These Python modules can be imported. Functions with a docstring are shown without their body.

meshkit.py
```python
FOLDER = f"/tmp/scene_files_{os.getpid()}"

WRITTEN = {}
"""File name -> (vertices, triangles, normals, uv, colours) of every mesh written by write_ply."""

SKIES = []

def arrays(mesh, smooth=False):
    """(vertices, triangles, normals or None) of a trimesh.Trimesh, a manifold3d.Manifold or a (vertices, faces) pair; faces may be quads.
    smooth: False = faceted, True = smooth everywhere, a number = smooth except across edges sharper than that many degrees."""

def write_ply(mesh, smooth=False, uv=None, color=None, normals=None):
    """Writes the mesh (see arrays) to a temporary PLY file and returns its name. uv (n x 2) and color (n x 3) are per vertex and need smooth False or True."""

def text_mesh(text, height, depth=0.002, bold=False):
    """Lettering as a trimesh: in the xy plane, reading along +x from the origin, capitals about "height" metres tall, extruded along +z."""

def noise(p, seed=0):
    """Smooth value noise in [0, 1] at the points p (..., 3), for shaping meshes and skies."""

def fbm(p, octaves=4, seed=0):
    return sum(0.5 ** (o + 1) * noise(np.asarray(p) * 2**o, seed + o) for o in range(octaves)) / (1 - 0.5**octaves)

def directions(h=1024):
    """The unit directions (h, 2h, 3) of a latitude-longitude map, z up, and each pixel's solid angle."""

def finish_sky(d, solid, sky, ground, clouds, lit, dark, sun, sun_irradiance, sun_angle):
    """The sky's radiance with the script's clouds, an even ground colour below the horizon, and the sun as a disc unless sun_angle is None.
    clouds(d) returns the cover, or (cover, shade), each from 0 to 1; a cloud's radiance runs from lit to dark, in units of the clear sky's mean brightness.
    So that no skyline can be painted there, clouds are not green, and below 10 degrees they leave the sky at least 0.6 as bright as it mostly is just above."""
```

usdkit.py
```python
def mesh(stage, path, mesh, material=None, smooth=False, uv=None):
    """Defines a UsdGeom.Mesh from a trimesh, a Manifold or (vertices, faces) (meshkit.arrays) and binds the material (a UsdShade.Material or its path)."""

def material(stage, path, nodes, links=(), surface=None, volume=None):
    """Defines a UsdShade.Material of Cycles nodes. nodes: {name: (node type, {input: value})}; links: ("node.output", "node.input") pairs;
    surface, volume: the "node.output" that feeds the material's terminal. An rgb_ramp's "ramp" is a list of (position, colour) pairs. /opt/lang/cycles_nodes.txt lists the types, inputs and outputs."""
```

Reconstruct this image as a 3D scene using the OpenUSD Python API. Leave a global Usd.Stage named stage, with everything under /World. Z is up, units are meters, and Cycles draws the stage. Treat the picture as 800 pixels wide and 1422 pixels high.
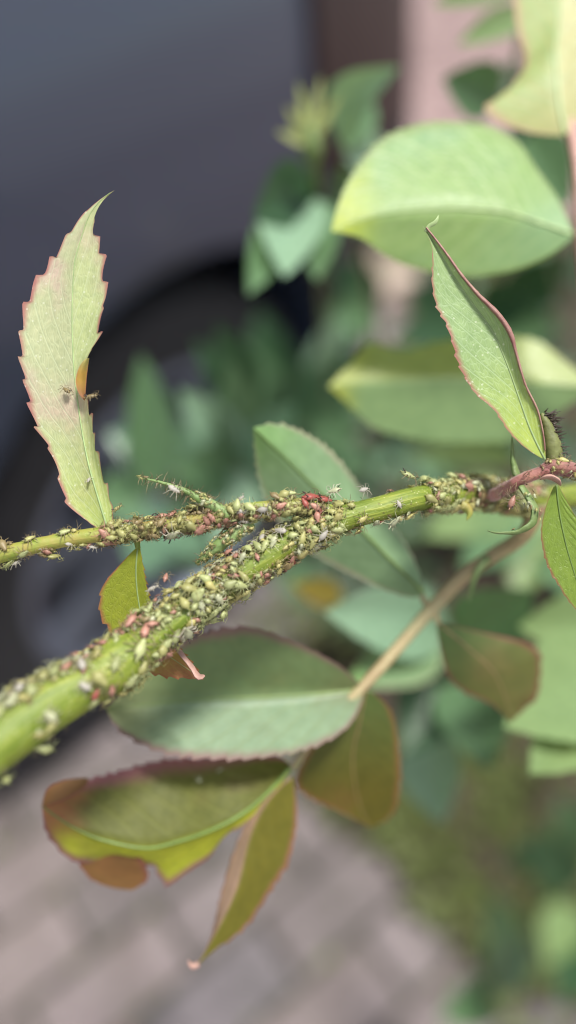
import math, random
import numpy as np, trimesh, manifold3d as m3
import usdkit, meshkit
from scipy.interpolate import PchipInterpolator
from pxr import Usd, UsdGeom, UsdLux, UsdShade, Gf, Sdf, Vt

rng = np.random.default_rng(7)
stage = Usd.Stage.CreateInMemory()
UsdGeom.SetStageUpAxis(stage, 'Z')
UsdGeom.Xform.Define(stage, '/World')

# ------------------------------------------------------------------ camera, sky, sun, exposure
PITCH, CAM_H, FPX = math.radians(47), 1.03, 1110.0     # pitch down; height; focal length in photo pixels (800 wide)
FOCUS, LENS_MM, APERTURE_MM = 0.110, 4.7, 6.0
EXPOSURE = 1.2
FWD = np.array([0, math.cos(PITCH), -math.sin(PITCH)])
UPV = np.array([0, math.sin(PITCH), math.cos(PITCH)])
RGT = np.array([1.0, 0, 0])
CAM = np.array([0, 0, CAM_H])
cam = UsdGeom.Camera.Define(stage, '/World/camera')
cam.CreateFocalLengthAttr(LENS_MM)
cam.CreateHorizontalApertureAttr(LENS_MM * 800 / FPX)
cam.CreateVerticalApertureAttr(LENS_MM * 1422 / FPX)
cam.CreateFStopAttr(LENS_MM / APERTURE_MM)
cam.CreateFocusDistanceAttr(FOCUS)
cam.CreateClippingRangeAttr(Gf.Vec2f(0.01, 1000))
cam.CreateExposureAttr(EXPOSURE)
cm = Gf.Matrix4d(*RGT, 0, *UPV, 0, *(-FWD), 0, *CAM, 1)
cam.AddTransformOp().Set(cm)

SUN = np.array([0.24, 0.02, 0.95]); SUN /= np.linalg.norm(SUN)
sun = UsdLux.DistantLight.Define(stage, '/World/sun')
sun.CreateIntensityAttr(0.78); sun.CreateAngleAttr(10.0); sun.CreateNormalizeAttr(True)
sun.CreateColorAttr(Gf.Vec3f(1.0, 0.96, 0.9))
_z = SUN; _x = np.cross([0, 1, 0], _z); _x /= np.linalg.norm(_x); _y = np.cross(_z, _x)
sun.AddTransformOp().Set(Gf.Matrix4d(*_x, 0, *_y, 0, *_z, 0, 0, 0, 5, 1))
dome = UsdLux.DomeLight.Define(stage, '/World/sky')
dome.GetPrim().SetCustomDataByKey('kind', 'structure'); dome.GetPrim().SetCustomDataByKey('label', 'bright hazy daylight sky over the garden'); dome.GetPrim().SetCustomDataByKey('category', 'sky')
skym = usdkit.material(stage, '/World/Looks/sky_light', {
    'sky': ('sky_texture', {'sky_type': 'single_scattering', 'sun_disc': False, 'sun_elevation': math.asin(SUN[2]), 'sun_rotation': math.atan2(SUN[0], SUN[1])}),
    'tc': ('texture_coordinate', {}),
    'n': ('noise_texture', {'scale': 2.2, 'detail': 4.0, 'roughness': 0.55}),
    'r': ('rgb_ramp', {'ramp': [(0.40, (0, 0, 0)), (0.60, (1, 1, 1))]}),
    'soft': ('hsv', {'saturation': 0.72}),
    'mx': ('mix', {'color2': (5.2, 5.3, 5.5)}),
    'bg': ('background_shader', {'strength': 0.088})},
    [('tc.generated', 'n.vector'), ('n.fac', 'r.fac'), ('r.color', 'mx.fac'), ('sky.color', 'soft.color'), ('soft.color', 'mx.color1'), ('mx.color', 'bg.color')], surface='bg.background')
UsdShade.MaterialBindingAPI.Apply(dome.GetPrim()).Bind(skym)

# ------------------------------------------------------------------ helpers
def P(x, y, d):
    """The point at depth d (metres along the view axis) that the photo shows at pixel (x, y) of 800 x 1422."""
    d = float(np.interp(d, [0, .08, .11, .21, .32, 10], [0, .088, .11, .17, .32, 10]))
    return CAM + d * (FWD + RGT * ((x - 400) / FPX) - UPV * ((y - 711) / FPX))
def PP(a): return np.array([P(*p[:3]) for p in a])
def px(p):
    r = np.asarray(p) - CAM; d = r @ FWD
    return np.stack([400 + FPX * (r @ RGT) / d, 711 - FPX * (r @ UPV) / d, d], -1)
def ground(x, y, z=0.0):
    v = P(x, y, 1.0) - CAM
    return CAM + v * (z - CAM_H) / v[2]

used = {}
def path_of(name, parent=None):
    base = (str(parent) if parent is not None else '/World') + '/' + name
    n = used.get(base, -1) + 1; used[base] = n
    return base if n == 0 else f'{base}_{n:03d}'
def tag(prim, label=None, cat=None, group=None, kind=None):
    prim = prim.GetPrim() if hasattr(prim, 'GetPrim') else prim
    for k, v in (('label', label), ('category', cat), ('group', group), ('kind', kind)):
        if v: prim.SetCustomDataByKey(k, v)
    return prim
def thing(name, label, cat, group=None, loc=(0, 0, 0), kind=None):
    x = UsdGeom.Xform.Define(stage, path_of(name))
    x.AddTransformOp().Set(Gf.Matrix4d(1).SetTranslate(Gf.Vec3d(*map(float, loc))))
    tag(x, label, cat, group, kind)
    x.loc = np.array(loc, float)
    return x
def obj(name, mesh, mat, parent=None, smooth=True, uv=None, label=None, kind=None):
    """One Mesh prim; world-space vertices are moved into the parent's frame."""
    off = np.zeros(3); pp = None
    if parent is not None:
        pp = parent.GetPath(); off = getattr(parent, 'loc', off)
    v, f = (np.asarray(mesh.vertices), np.asarray(mesh.faces)) if hasattr(mesh, 'vertices') else mesh
    m = usdkit.mesh(stage, path_of(name, pp), (np.asarray(v) - off, f), mat, smooth=smooth, uv=uv)
    m.loc = off
    tag(m, label, None, None, kind)
    return m
def resample(pts, n, cols=None):
    pts = np.asarray(pts, float)
    s = np.r_[0, np.cumsum(np.linalg.norm(np.diff(pts[:, :3], axis=0), axis=1) + 1e-12)]; s /= s[-1]
    return PchipInterpolator(s, pts, axis=0)(np.linspace(0, 1, n))
def tube(pts, rad, sides=10, n=None, wob=0.0, seed=0, flat=1.0, closed=True):
    """A tapered tube through world points; returns ((v, f), uv)."""
    pts = np.asarray(pts, float); rad = np.broadcast_to(np.asarray(rad, float), (len(pts),))
    if n: q = resample(np.c_[pts, rad], n); pts, rad = q[:, :3], q[:, 3]
    T = np.gradient(pts, axis=0); T /= np.linalg.norm(T, axis=1, keepdims=True) + 1e-15
    a = np.cross(T[0], [0.31, 0.53, 0.79]); a /= np.linalg.norm(a)
    V, UVs = [], []
    L = np.r_[0, np.cumsum(np.linalg.norm(np.diff(pts, axis=0), axis=1))]
    ang = np.arange(sides + 1) * 2 * np.pi / sides
    for i in range(len(pts)):
        a = a - T[i] * (a @ T[i]); a /= np.linalg.norm(a); b = np.cross(T[i], a)
        r = rad[i] * np.ones(sides + 1)
        ring = np.cos(ang)[:, None] * a + flat * np.sin(ang)[:, None] * b
        if wob:
            k = meshkit.fbm((pts[i] + ring * rad[i]) / (np.mean(rad) * 1.6), 3, seed)
            r = r * (1 + wob * (k * 2 - 1)); r[-1] = r[0]
        V.append(pts[i] + ring * r[:, None]); UVs.append(np.c_[np.full(sides + 1, L[i]), ang / (2 * np.pi)])
    V = np.vstack(V); UVs = np.vstack(UVs); F = []
    w = sides + 1
    for i in range(len(pts) - 1):
        for j in range(sides):
            F += [[i * w + j, i * w + j + 1, (i + 1) * w + j + 1], [i * w + j, (i + 1) * w + j + 1, (i + 1) * w + j]]
    if closed:
        c0, c1 = len(V), len(V) + 1; e = (len(pts) - 1) * w
        V = np.vstack([V, pts[0], pts[-1]]); UVs = np.vstack([UVs, [0, .5], [L[-1], .5]])
        for j in range(sides): F += [[c0, j + 1, j], [c1, e + j, e + j + 1]]
    return (V, np.array(F)), UVs
def join(parts):
    V, F, n = [], [], 0
    for v, f in parts:
        V.append(v); F.append(np.asarray(f) + n); n += len(v)
    return np.vstack(V), np.vstack(F)

# ------------------------------------------------------------------ materials
M = {}
def mat(name, nodes, links, surface, volume=None):
    M[name] = usdkit.material(stage, '/World/Looks/' + name, nodes, links, surface=surface); return M[name]
def lin(r, g, b):
    return tuple(((c / 255 + .055) / 1.055) ** 2.4 if c > 10 else c / 255 / 12.92 for c in (r, g, b))
def plain(name, col, rough=0.6, var=0.25, scale=60, bump=0.0, bscale=200, bdist=0.001, metallic=0.0, coat=0.0, sheen=0.0, hue=None, spec=0.5, trans=0.0):
    """Colour with noise between a darker and a lighter tone (or towards a second hue), optional fine relief."""
    a = tuple(c * (1 - var) for c in col); b = hue or tuple(min(1, c * (1 + var)) for c in col)
    nodes = {'tc': ('texture_coordinate', {}), 'n': ('noise_texture', {'scale': scale, 'detail': 4.0, 'roughness': .6}),
             'r': ('rgb_ramp', {'ramp': [(.32, a), (.68, b)]}),
             'rn': ('object_info', {}), 'mr': ('map_range', {'to_min': 0.82, 'to_max': 1.18}), 'h': ('hsv', {}),
             'p': ('principled_bsdf', {'roughness': rough, 'metallic': metallic, 'coat_weight': coat, 'coat_roughness': 0.12, 'sheen_weight': sheen, 'specular_ior_level': spec})}
    links = [('tc.object', 'n.vector'), ('n.fac', 'r.fac'), ('rn.random', 'mr.value'), ('mr.result', 'h.value'), ('r.color', 'h.color'), ('h.color', 'p.base_color')]
    if bump:
        nodes |= {'n2': ('noise_texture', {'scale': bscale, 'detail': 5.0, 'roughness': .65}), 'b': ('bump', {'strength': bump, 'distance': bdist})}
        links += [('tc.object', 'n2.vector'), ('n2.fac', 'b.height'), ('b.normal', 'p.normal')]
    out = 'p.BSDF'
    if trans:
        nodes |= {'t': ('translucent_bsdf', {}), 'm': ('mix_closure', {'fac': trans})}
        links += [('h.color', 't.color'), ('p.BSDF', 'm.closure1'), ('t.BSDF', 'm.closure2')]; out = 'm.closure'
    return mat(name, nodes, links, out)
def leafmat(name, face, other=None, half=None, vein=None, edge=None, edge_from=.86, tip=None, tip_from=.75, base=None, base_to=.2, blotch=None, blotch_amt=0.5,
            rough=.42, trans=.28, veins=9, slant=3.0, vein_amt=.35, bscale=160, relief=.14, spec=.28, speck=0.0):
    """A leaf: st.x runs base to tip, st.y across (0.5 on the midrib). Side veins, fine mesh of veinlets, coloured margin, tip and blotches; its underside takes OTHER."""
    vein = vein or tuple(min(1, c * 1.35 + .01) for c in face); other = other or tuple(c * .9 + .012 for c in face)
    nd = {'uv': ('texture_coordinate', {}), 's': ('separate_xyz', {}),
          'c': ('math', {'math_type': 'subtract', 'value2': .5}), 'ab': ('math', {'math_type': 'absolute'}), 'av': ('math', {'math_type': 'multiply', 'value2': 2.0}),
          'n': ('noise_texture', {'scale': bscale, 'detail': 4.0, 'roughness': .55}), 'nf': ('noise_texture', {'scale': bscale * 7, 'detail': 3.0}),
          'un': ('math', {'math_type': 'multiply', 'value2': float(veins)}), 'sl': ('math', {'math_type': 'multiply', 'value2': slant}), 'ph': ('math', {'math_type': 'subtract'}),
          'wob': ('math', {'math_type': 'multiply_add', 'value2': .35}), 'fr': ('math', {'math_type': 'fraction'}), 'f2': ('math', {'math_type': 'subtract', 'value2': .5}), 'f3': ('math', {'math_type': 'absolute'}),
          'vm': ('map_range', {'range_type': 'smoothstep', 'from_min': .0, 'from_max': .09, 'to_min': 1.0, 'to_max': 0.0, 'clamp': True}),
          'mm': ('map_range', {'range_type': 'smoothstep', 'from_min': .0, 'from_max': .05, 'to_min': 1.0, 'to_max': 0.0, 'clamp': True}),
          'vx': ('math', {'math_type': 'maximum'}),
          'mp': ('mapping', {'mapping_type': 'point', 'scale': (34.0, 24.0, 1.0)}), 'vo': ('voronoi_texture', {'feature': 'distance_to_edge', 'scale': 1.0}),
          'vf': ('map_range', {'range_type': 'smoothstep', 'from_min': 0.0, 'from_max': .16, 'to_min': .45, 'to_max': 0.0, 'clamp': True}), 'vy': ('math', {'math_type': 'maximum'}),
          'g': ('geometry', {}), 'fc': ('mix', {'color1': face, 'color2': other}),
          'dk': ('mix', {'mix_type': 'multiply', 'fac': .35}), 'dr': ('rgb_ramp', {'ramp': [(.3, (.6, .66, .6)), (.7, (1.2, 1.15, 1.15))]}),
          'va': ('math', {'math_type': 'multiply', 'value2': vein_amt}), 'vc': ('mix', {'color2': vein}),
          'bm': ('bump', {'strength': relief, 'distance': .0006, 'invert': True}),
          'p': ('principled_bsdf', {'roughness': rough, 'specular_ior_level': spec}), 't': ('translucent_bsdf', {}), 'm': ('mix_closure', {'fac': trans}),
          'tb': ('mix', {'mix_type': 'multiply', 'fac': 1.0, 'color2': (1.25, 1.2, .55)})}
    lk = [('uv.UV', 's.vector'), ('s.y', 'c.value1'), ('c.value', 'ab.value1'), ('ab.value', 'av.value1'), ('uv.object', 'n.vector'), ('uv.object', 'nf.vector'),
          ('s.x', 'un.value1'), ('av.value', 'sl.value1'), ('un.value', 'wob.value3'), ('n.fac', 'wob.value1'), ('wob.value', 'ph.value1'), ('sl.value', 'ph.value2'), ('ph.value', 'fr.value1'), ('fr.value', 'f2.value1'), ('f2.value', 'f3.value1'),
          ('f3.value', 'vm.value'), ('av.value', 'mm.value'), ('vm.result', 'vx.value1'), ('mm.result', 'vx.value2'), ('uv.UV', 'mp.vector'), ('mp.vector', 'vo.vector'), ('vo.distance', 'vf.value'), ('vx.value', 'vy.value1'), ('vf.result', 'vy.value2'),
          ('g.backfacing', 'fc.fac')]
    cur = 'fc.color'
    def over(nm, col, fac):
        nonlocal cur
        nd[nm] = ('mix', {'color2': col}); lk.extend([(cur, nm + '.color1'), (fac, nm + '.fac')]); cur = nm + '.color'
    if half:
        nd['hm'] = ('map_range', {'range_type': 'smoothstep', 'from_min': .46, 'from_max': .56, 'clamp': True}); lk.append(('s.y', 'hm.value')); over('hx', half, 'hm.result')
    if blotch:
        nd['bq'] = ('noise_texture', {'scale': bscale * .55, 'detail': 3.0}); nd['br'] = ('map_range', {'range_type': 'smoothstep', 'from_min': .48, 'from_max': .66, 'to_max': blotch_amt, 'clamp': True})
        lk.extend([('uv.object', 'bq.vector'), ('bq.fac', 'br.value')]); over('bx', blotch, 'br.result')
    if tip:
        nd['tm'] = ('math', {'math_type': 'multiply_add', 'value2': .35}); nd['tr'] = ('map_range', {'range_type': 'smoothstep', 'from_min': tip_from + .15, 'from_max': 1.15, 'clamp': True})
        lk.extend([('n.fac', 'tm.value1'), ('s.x', 'tm.value3'), ('tm.value', 'tr.value')]); over('tx', tip, 'tr.result')
    if base:
        nd['ba'] = ('map_range', {'range_type': 'smoothstep', 'from_min': 0.0, 'from_max': base_to, 'to_min': 1.0, 'to_max': 0.0, 'clamp': True}); lk.append(('s.x', 'ba.value')); over('bax', base, 'ba.result')
    lk.extend([(cur, 'dk.color1'), ('nf.fac', 'dr.fac'), ('dr.color', 'dk.color2'), ('vy.value', 'va.value1'), ('dk.color', 'vc.color1'), ('va.value', 'vc.fac')]); cur = 'vc.color'
    if edge:
        nd['em'] = ('math', {'math_type': 'multiply_add', 'value2': .22}); nd['er'] = ('map_range', {'range_type': 'smoothstep', 'from_min': edge_from + .06, 'from_max': 1.12, 'clamp': True})
        lk.extend([('n.fac', 'em.value1'), ('av.value', 'em.value3'), ('em.value', 'er.value')]); over('ex', edge, 'er.result')
    if speck:
        nd['sv'] = ('voronoi_texture', {'scale': 900.0}); nd['sr'] = ('map_range', {'from_min': .12, 'from_max': .16, 'to_min': speck, 'to_max': 0.0, 'clamp': True})
        lk.extend([('uv.object', 'sv.vector'), ('sv.distance', 'sr.value')]); over('sx', (.7, .72, .6), 'sr.result')
    lk.extend([(cur, 'p.base_color'), (cur, 'tb.color1'), ('tb.color', 't.color'), ('vy.value', 'bm.height'), ('bm.normal', 'p.normal'), ('p.BSDF', 'm.closure1'), ('t.BSDF', 'm.closure2')])
    return mat(name, nd, lk, 'm.closure')

mat('stem_green', {'uv': ('texture_coordinate', {}), 'mp': ('mapping', {'mapping_type': 'point', 'scale': (220.0, 26.0, 1.0)}), 'n': ('noise_texture', {'scale': 1.0, 'detail': 4.0, 'roughness': .6}),
    'r': ('rgb_ramp', {'ramp': [(.30, (.09, .14, .012)), (.52, (.15, .20, .02)), (.72, (.26, .29, .045))]}), 'n2': ('noise_texture', {'scale': 130.0, 'detail': 3.0}), 'r2': ('rgb_ramp', {'ramp': [(.35, (.8, .86, .75)), (.65, (1.15, 1.08, 1.2))]}),
    'm': ('mix', {'mix_type': 'multiply', 'fac': 1.0}), 'n3': ('noise_texture', {'scale': 2600.0, 'detail': 3.0}), 'ad': ('math', {'math_type': 'multiply_add', 'value2': .4}), 'sv': ('voronoi_texture', {'scale': 1500.0}), 'sr': ('map_range', {'from_min': .1, 'from_max': .2, 'to_min': .55, 'to_max': 0.0, 'clamp': True}), 'sx': ('mix', {'color2': (.48, .47, .26)}), 'dv': ('voronoi_texture', {'scale': 620.0}), 'dq': ('map_range', {'from_min': .07, 'from_max': .15, 'to_min': .6, 'to_max': 0.0, 'clamp': True}), 'dx': ('mix', {'color2': (.07, .06, .02)}),
    'b': ('bump', {'strength': .6, 'distance': .0003}), 'p': ('principled_bsdf', {'roughness': .5, 'specular_ior_level': .4}),
    't': ('translucent_bsdf', {}), 'mc': ('mix_closure', {'fac': .08})},
    [('uv.UV', 'mp.vector'), ('mp.vector', 'n.vector'), ('n.fac', 'r.fac'), ('uv.object', 'n2.vector'), ('n2.fac', 'r2.fac'), ('r.color', 'm.color1'), ('r2.color', 'm.color2'), ('uv.object', 'sv.vector'), ('uv.object', 'dv.vector'), ('sv.distance', 'sr.value'), ('dv.distance', 'dq.value'), ('m.color', 'sx.color1'), ('sr.result', 'sx.fac'), ('sx.color', 'dx.color1'), ('dq.result', 'dx.fac'), ('dx.color', 'p.base_color'), ('dx.color', 't.color'), ('uv.object', 'n3.vector'), ('n3.fac', 'ad.value1'), ('n.fac', 'ad.value3'),
     ('ad.value', 'b.height'), ('b.normal', 'p.normal'), ('p.BSDF', 'mc.closure1'), ('t.BSDF', 'mc.closure2')], 'mc.closure')
plain('stalk_green', (.19, .26, .03), .45, .25, 400, .4, 1600, .0002, hue=(.25, .19, .05))
plain('stipule_green', (.15, .25, .06), .5, .25, 400, .5, 2500, .0002, hue=(.2, .27, .1), trans=.15)
plain('stalk_red', (.22, .06, .055), .55, .25, 500, .7, 4000, .0002, sheen=.3, hue=(.30, .13, .09))
plain('stalk_brown', (.36, .25, .12), .5, .2, 150, .5, 1500, .0003, hue=(.38, .34, .17))
plain('bud_olive', (.10, .11, .03), .6, .3, 500, .5, 2000, .0002)
plain('bristle', (.035, .022, .012), .5, .3, 900)
plain('pink_scale', (.42, .25, .20), .5, .2, 900, .3, 4000, .0001, trans=.2)
plain('woody', (.12, .085, .05), .7, .3, 120, .5, 500, .0006, hue=(.10, .13, .05))
plain('midrib_pale', (.30, .40, .17), .4, .15, 400, trans=.1)
plain('midrib_green', (.13, .2, .045), .4, .15, 400, trans=.1)
plain('midrib_red', (.2, .13, .06), .4, .2, 400)
leafmat('leaf_pale_pink', (.43, .46, .27), other=(.40, .24, .04), half=(.40, .46, .22), vein=(.50, .56, .36), edge=(.34, .15, .13), edge_from=.91, blotch=(.50, .36, .32), blotch_amt=.8, base=(.34, .42, .11), base_to=.45, rough=.5, trans=.30, vein_amt=.45, speck=.3)
leafmat('leaf_fold_green', (.23, .33, .14), other=(.2, .3, .1), vein=(.42, .54, .34), edge=(.30, .12, .10), edge_from=.88, blotch=(.36, .41, .09), blotch_amt=.8, base=(.32, .40, .07), base_to=.55, rough=.42, trans=.25, bscale=110, speck=.3)
leafmat('leaf_young_green', (.16, .24, .035), other=(.22, .30, .05), vein=(.2, .28, .06), edge=(.2, .1, .05), edge_from=.93, rough=.38, trans=.3, vein_amt=.45, relief=.3)
leafmat('leaf_small_yellow', (.25, .29, .03), other=(.3, .3, .05), vein=(.3, .32, .07), edge=(.3, .12, .06), edge_from=.9, tip=(.33, .13, .08), tip_from=.45, rough=.4, trans=.4, relief=.3)
leafmat('leaf_big_pale', (.215, .345, .115), half=(.24, .365, .125), vein=(.36, .46, .22), edge=(.20, .28, .10), edge_from=.92, tip=(.33, .40, .025), tip_from=.74, blotch=(.20, .35, .19), blotch_amt=.75, vein_amt=.6, rough=.36, trans=.35, veins=11, bscale=60, relief=.15)
leafmat('leaf_top_pale', (.31, .41, .16), half=(.40, .42, .19), vein=(.48, .36, .15), edge=(.40, .27, .16), edge_from=.86, base=(.35, .36, .14), base_to=.3, rough=.38, trans=.35, vein_amt=.5, bscale=50, relief=.15)
leafmat('leaf_two_tone', (.19, .29, .13), half=(.25, .31, .08), vein=(.25, .36, .14), tip=(.32, .36, .06), tip_from=.85, rough=.33, trans=.3, bscale=50, relief=.15)
leafmat('leaf_bluegreen', (.18, .28, .15), vein=(.12, .2, .07), edge=(.28, .27, .18), edge_from=.9, rough=.32, trans=.25, bscale=70, tip=(.16, .29, .10), relief=.15)
leafmat('leaf_dark_red', (.125, .185, .075), half=(.165, .245, .145), other=(.14, .2, .1), relief=.06, vein=(.14, .16, .05), edge=(.17, .10, .09), edge_from=.84, rough=.48, trans=.22, tip=(.22, .26, .12), tip_from=.72, bscale=70, blotch=(.13, .09, .035), blotch_amt=.5, spec=.35)
leafmat('leaf_bronze', (.10, .085, .012), base=(.07, .11, .03), base_to=.75, other=(.2, .17, .04), vein=(.17, .17, .03), edge=(.20, .10, .04), edge_from=.88, rough=.36, trans=.35, bscale=60, blotch=(.17, .085, .03), blotch_amt=.7, relief=.15)
leafmat('leaf_maroon', (.085, .09, .022), base=(.06, .11, .03), base_to=.7, vein=(.10, .105, .03), edge=(.15, .05, .04), edge_from=.86, rough=.4, trans=.25, bscale=60, blotch=(.13, .06, .03), blotch_amt=.7, relief=.15)
leafmat('leaf_fold_bronze', (.105, .115, .025), half=(.40, .43, .035), other=(.34, .36, .03), vein=(.2, .22, .06), edge=(.24, .10, .11), edge_from=.76, tip=(.34, .15, .07), tip_from=.8, rough=.5, trans=.35, bscale=70, blotch=(.145, .08, .055), blotch_amt=.85, relief=.1, spec=.2)
leafmat('leaf_hang', (.115, .105, .012), half=(.36, .24, .18), vein=(.15, .15, .03), edge=(.22, .1, .06), edge_from=.9, rough=.38, trans=.25, bscale=70, relief=.15)
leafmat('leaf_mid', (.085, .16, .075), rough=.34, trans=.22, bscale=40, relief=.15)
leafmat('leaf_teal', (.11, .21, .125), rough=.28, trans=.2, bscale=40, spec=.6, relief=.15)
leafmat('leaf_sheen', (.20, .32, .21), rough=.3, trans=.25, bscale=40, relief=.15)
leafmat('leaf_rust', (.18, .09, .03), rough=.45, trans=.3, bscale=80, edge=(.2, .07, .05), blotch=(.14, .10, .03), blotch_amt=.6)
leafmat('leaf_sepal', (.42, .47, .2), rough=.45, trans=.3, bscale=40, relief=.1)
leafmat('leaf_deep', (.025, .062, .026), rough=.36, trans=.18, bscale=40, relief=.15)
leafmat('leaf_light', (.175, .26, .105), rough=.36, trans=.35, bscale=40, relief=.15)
leafmat('leaf_yellow', (.55, .42, .08), rough=.45, trans=.3, bscale=40, edge=(.3, .14, .05))
leafmat('leaf_dry', (.55, .46, .38), other=(.5, .42, .34), rough=.6, trans=.2, bscale=40)
leafmat('leaf_weed', (.125, .155, .045), rough=.45, trans=.3, bscale=60)

# ------------------------------------------------------------------ leaves
def serrate(n, teeth, seed):
    """Sawtooth 0..1 along the margin, irregular in spacing and height; rises slowly to a point near the tip side."""
    r = np.random.default_rng(seed)
    u = np.linspace(0, 1, n)
    knots = np.r_[0, np.cumsum(.65 + .7 * r.random(teeth))]; knots /= knots[-1]
    ph = np.interp(u, knots, np.arange(teeth + 1)); k = np.clip(ph.astype(int), 0, teeth - 1); f = ph - k
    amp = (.55 + .75 * r.random(teeth))[k]
    saw = np.where(f < .8, (f / .8) ** 1.5, (1 - f) / .2)
    return saw * amp, saw
def blade(mid, L, R, n=72, across=9, teeth=14, tooth=.10, seed=0, belly=0.0, quilt=0.0, veins=9, slant=3.0, ripple=0.0):
    """A leaf sheet lofted between its two margins over the midrib. Points are world positions. Returns (v, f), uv, midrib points."""
    r = np.random.default_rng(seed + 99)
    m, l, rr = resample(mid, n), resample(L, n), resample(R, n)
    t = np.linspace(0, 1, n)
    tan = np.gradient(m, axis=0); tan /= np.linalg.norm(tan, axis=1, keepdims=True) + 1e-12
    size = np.linalg.norm(m[-1] - m[0])
    wide = np.sin(np.pi * t) ** .5
    rows, uvs = [], []
    sides = []
    for e, sd in ((l, 1), (rr, 2)):
        a, saw = serrate(n, teeth, seed * 7 + sd)
        out = e - m; wl = np.linalg.norm(out, axis=1, keepdims=True); o = out / (wl + 1e-9)
        w = np.minimum(wide, 1) * (np.clip(wl[:, 0] / (wl.max() * .35 + 1e-9), 0, 1))
        ee = e + (o * .62 + tan * .55) * (a * w * tooth * size * .25)[:, None] - o * (tooth * size * .05 * w)[:, None]
        sides.append((e, ee, r.random() * 9))
    s = np.r_[-1 + np.linspace(0, 1, across) ** 1.5][:-1]     # dense near the margin? -1 edge ... 0 mid
    s = np.r_[-np.linspace(1, 0, across)[:-1] ** .8, np.linspace(0, 1, across) ** .8]
    for q in s:
        e, ee, po = sides[0] if q < 0 else sides[1]
        a = abs(q); bl = np.clip((a - .72) / .28, 0, 1)[()] ** 1.6 if a > .72 else 0.0
        edge = e * (1 - bl) + ee * bl
        p = m + (edge - m) * a
        nrm = np.cross(tan, (sides[1][0] - sides[0][0])); nrm /= np.linalg.norm(nrm, axis=1, keepdims=True) + 1e-12
        h = belly * size * a * (1 - a) * 4 * .25 * wide
        if quilt:
            h = h + quilt * size * np.cos(2 * np.pi * (t * veins - a * slant)) * a * (1 - a ** 3) * wide
        if ripple:
            h = h + ripple * size * np.sin(t * 17 + po + (q > 0) * 2) * a ** 2 * wide
        rows.append(p + nrm * np.asarray(h)[:, None] if np.ndim(h) else p)
        uvs.append(np.c_[t, np.full(n, .5 + .5 * q)])
    V = np.stack(rows); K = len(s)
    idx = np.arange(K * n).reshape(K, n)
    A, B, C, D = idx[:-1, :-1].ravel(), idx[1:, :-1].ravel(), idx[1:, 1:].ravel(), idx[:-1, 1:].ravel()
    F = np.vstack([np.c_[A, B, C], np.c_[A, C, D]])
    V = V.reshape(-1, 3)
    # face the camera side: first side wins
    nn = np.cross(V[F[:, 1]] - V[F[:, 0]], V[F[:, 2]] - V[F[:, 0]]).sum(0)
    if nn @ (CAM - V.mean(0)) < 0: F = F[:, ::-1]
    return (V, F), np.vstack(uvs), m
def leaf(parent, mid, L, R, material, name='leaf', label=None, rib=None, rib_r=.00025, world=False, **kw):
    far = .003 if 'blue green leaflet' in (label or '') else .012 if parent.GetPath().name.startswith('compound') else 0.0
    mid, L, R = (np.asarray(x, float) if world else PP(np.asarray(x, float) + [0, 0, far]) for x in (mid, L, R))
    g, uv, m = blade(mid, L, R, **kw)
    o = obj(name, g, M[material], parent, uv=uv, label=label)
    if rib:
        sz = np.linalg.norm(m[-1] - m[0]); back = m[0] - CAM
        k = np.linspace(1, .25, len(m))
        (v, f), u2 = tube(m[::3], (rib_r * k)[::3], 6)
        obj('midrib', (v, f), M[rib], o, uv=u2)
    return o
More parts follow.
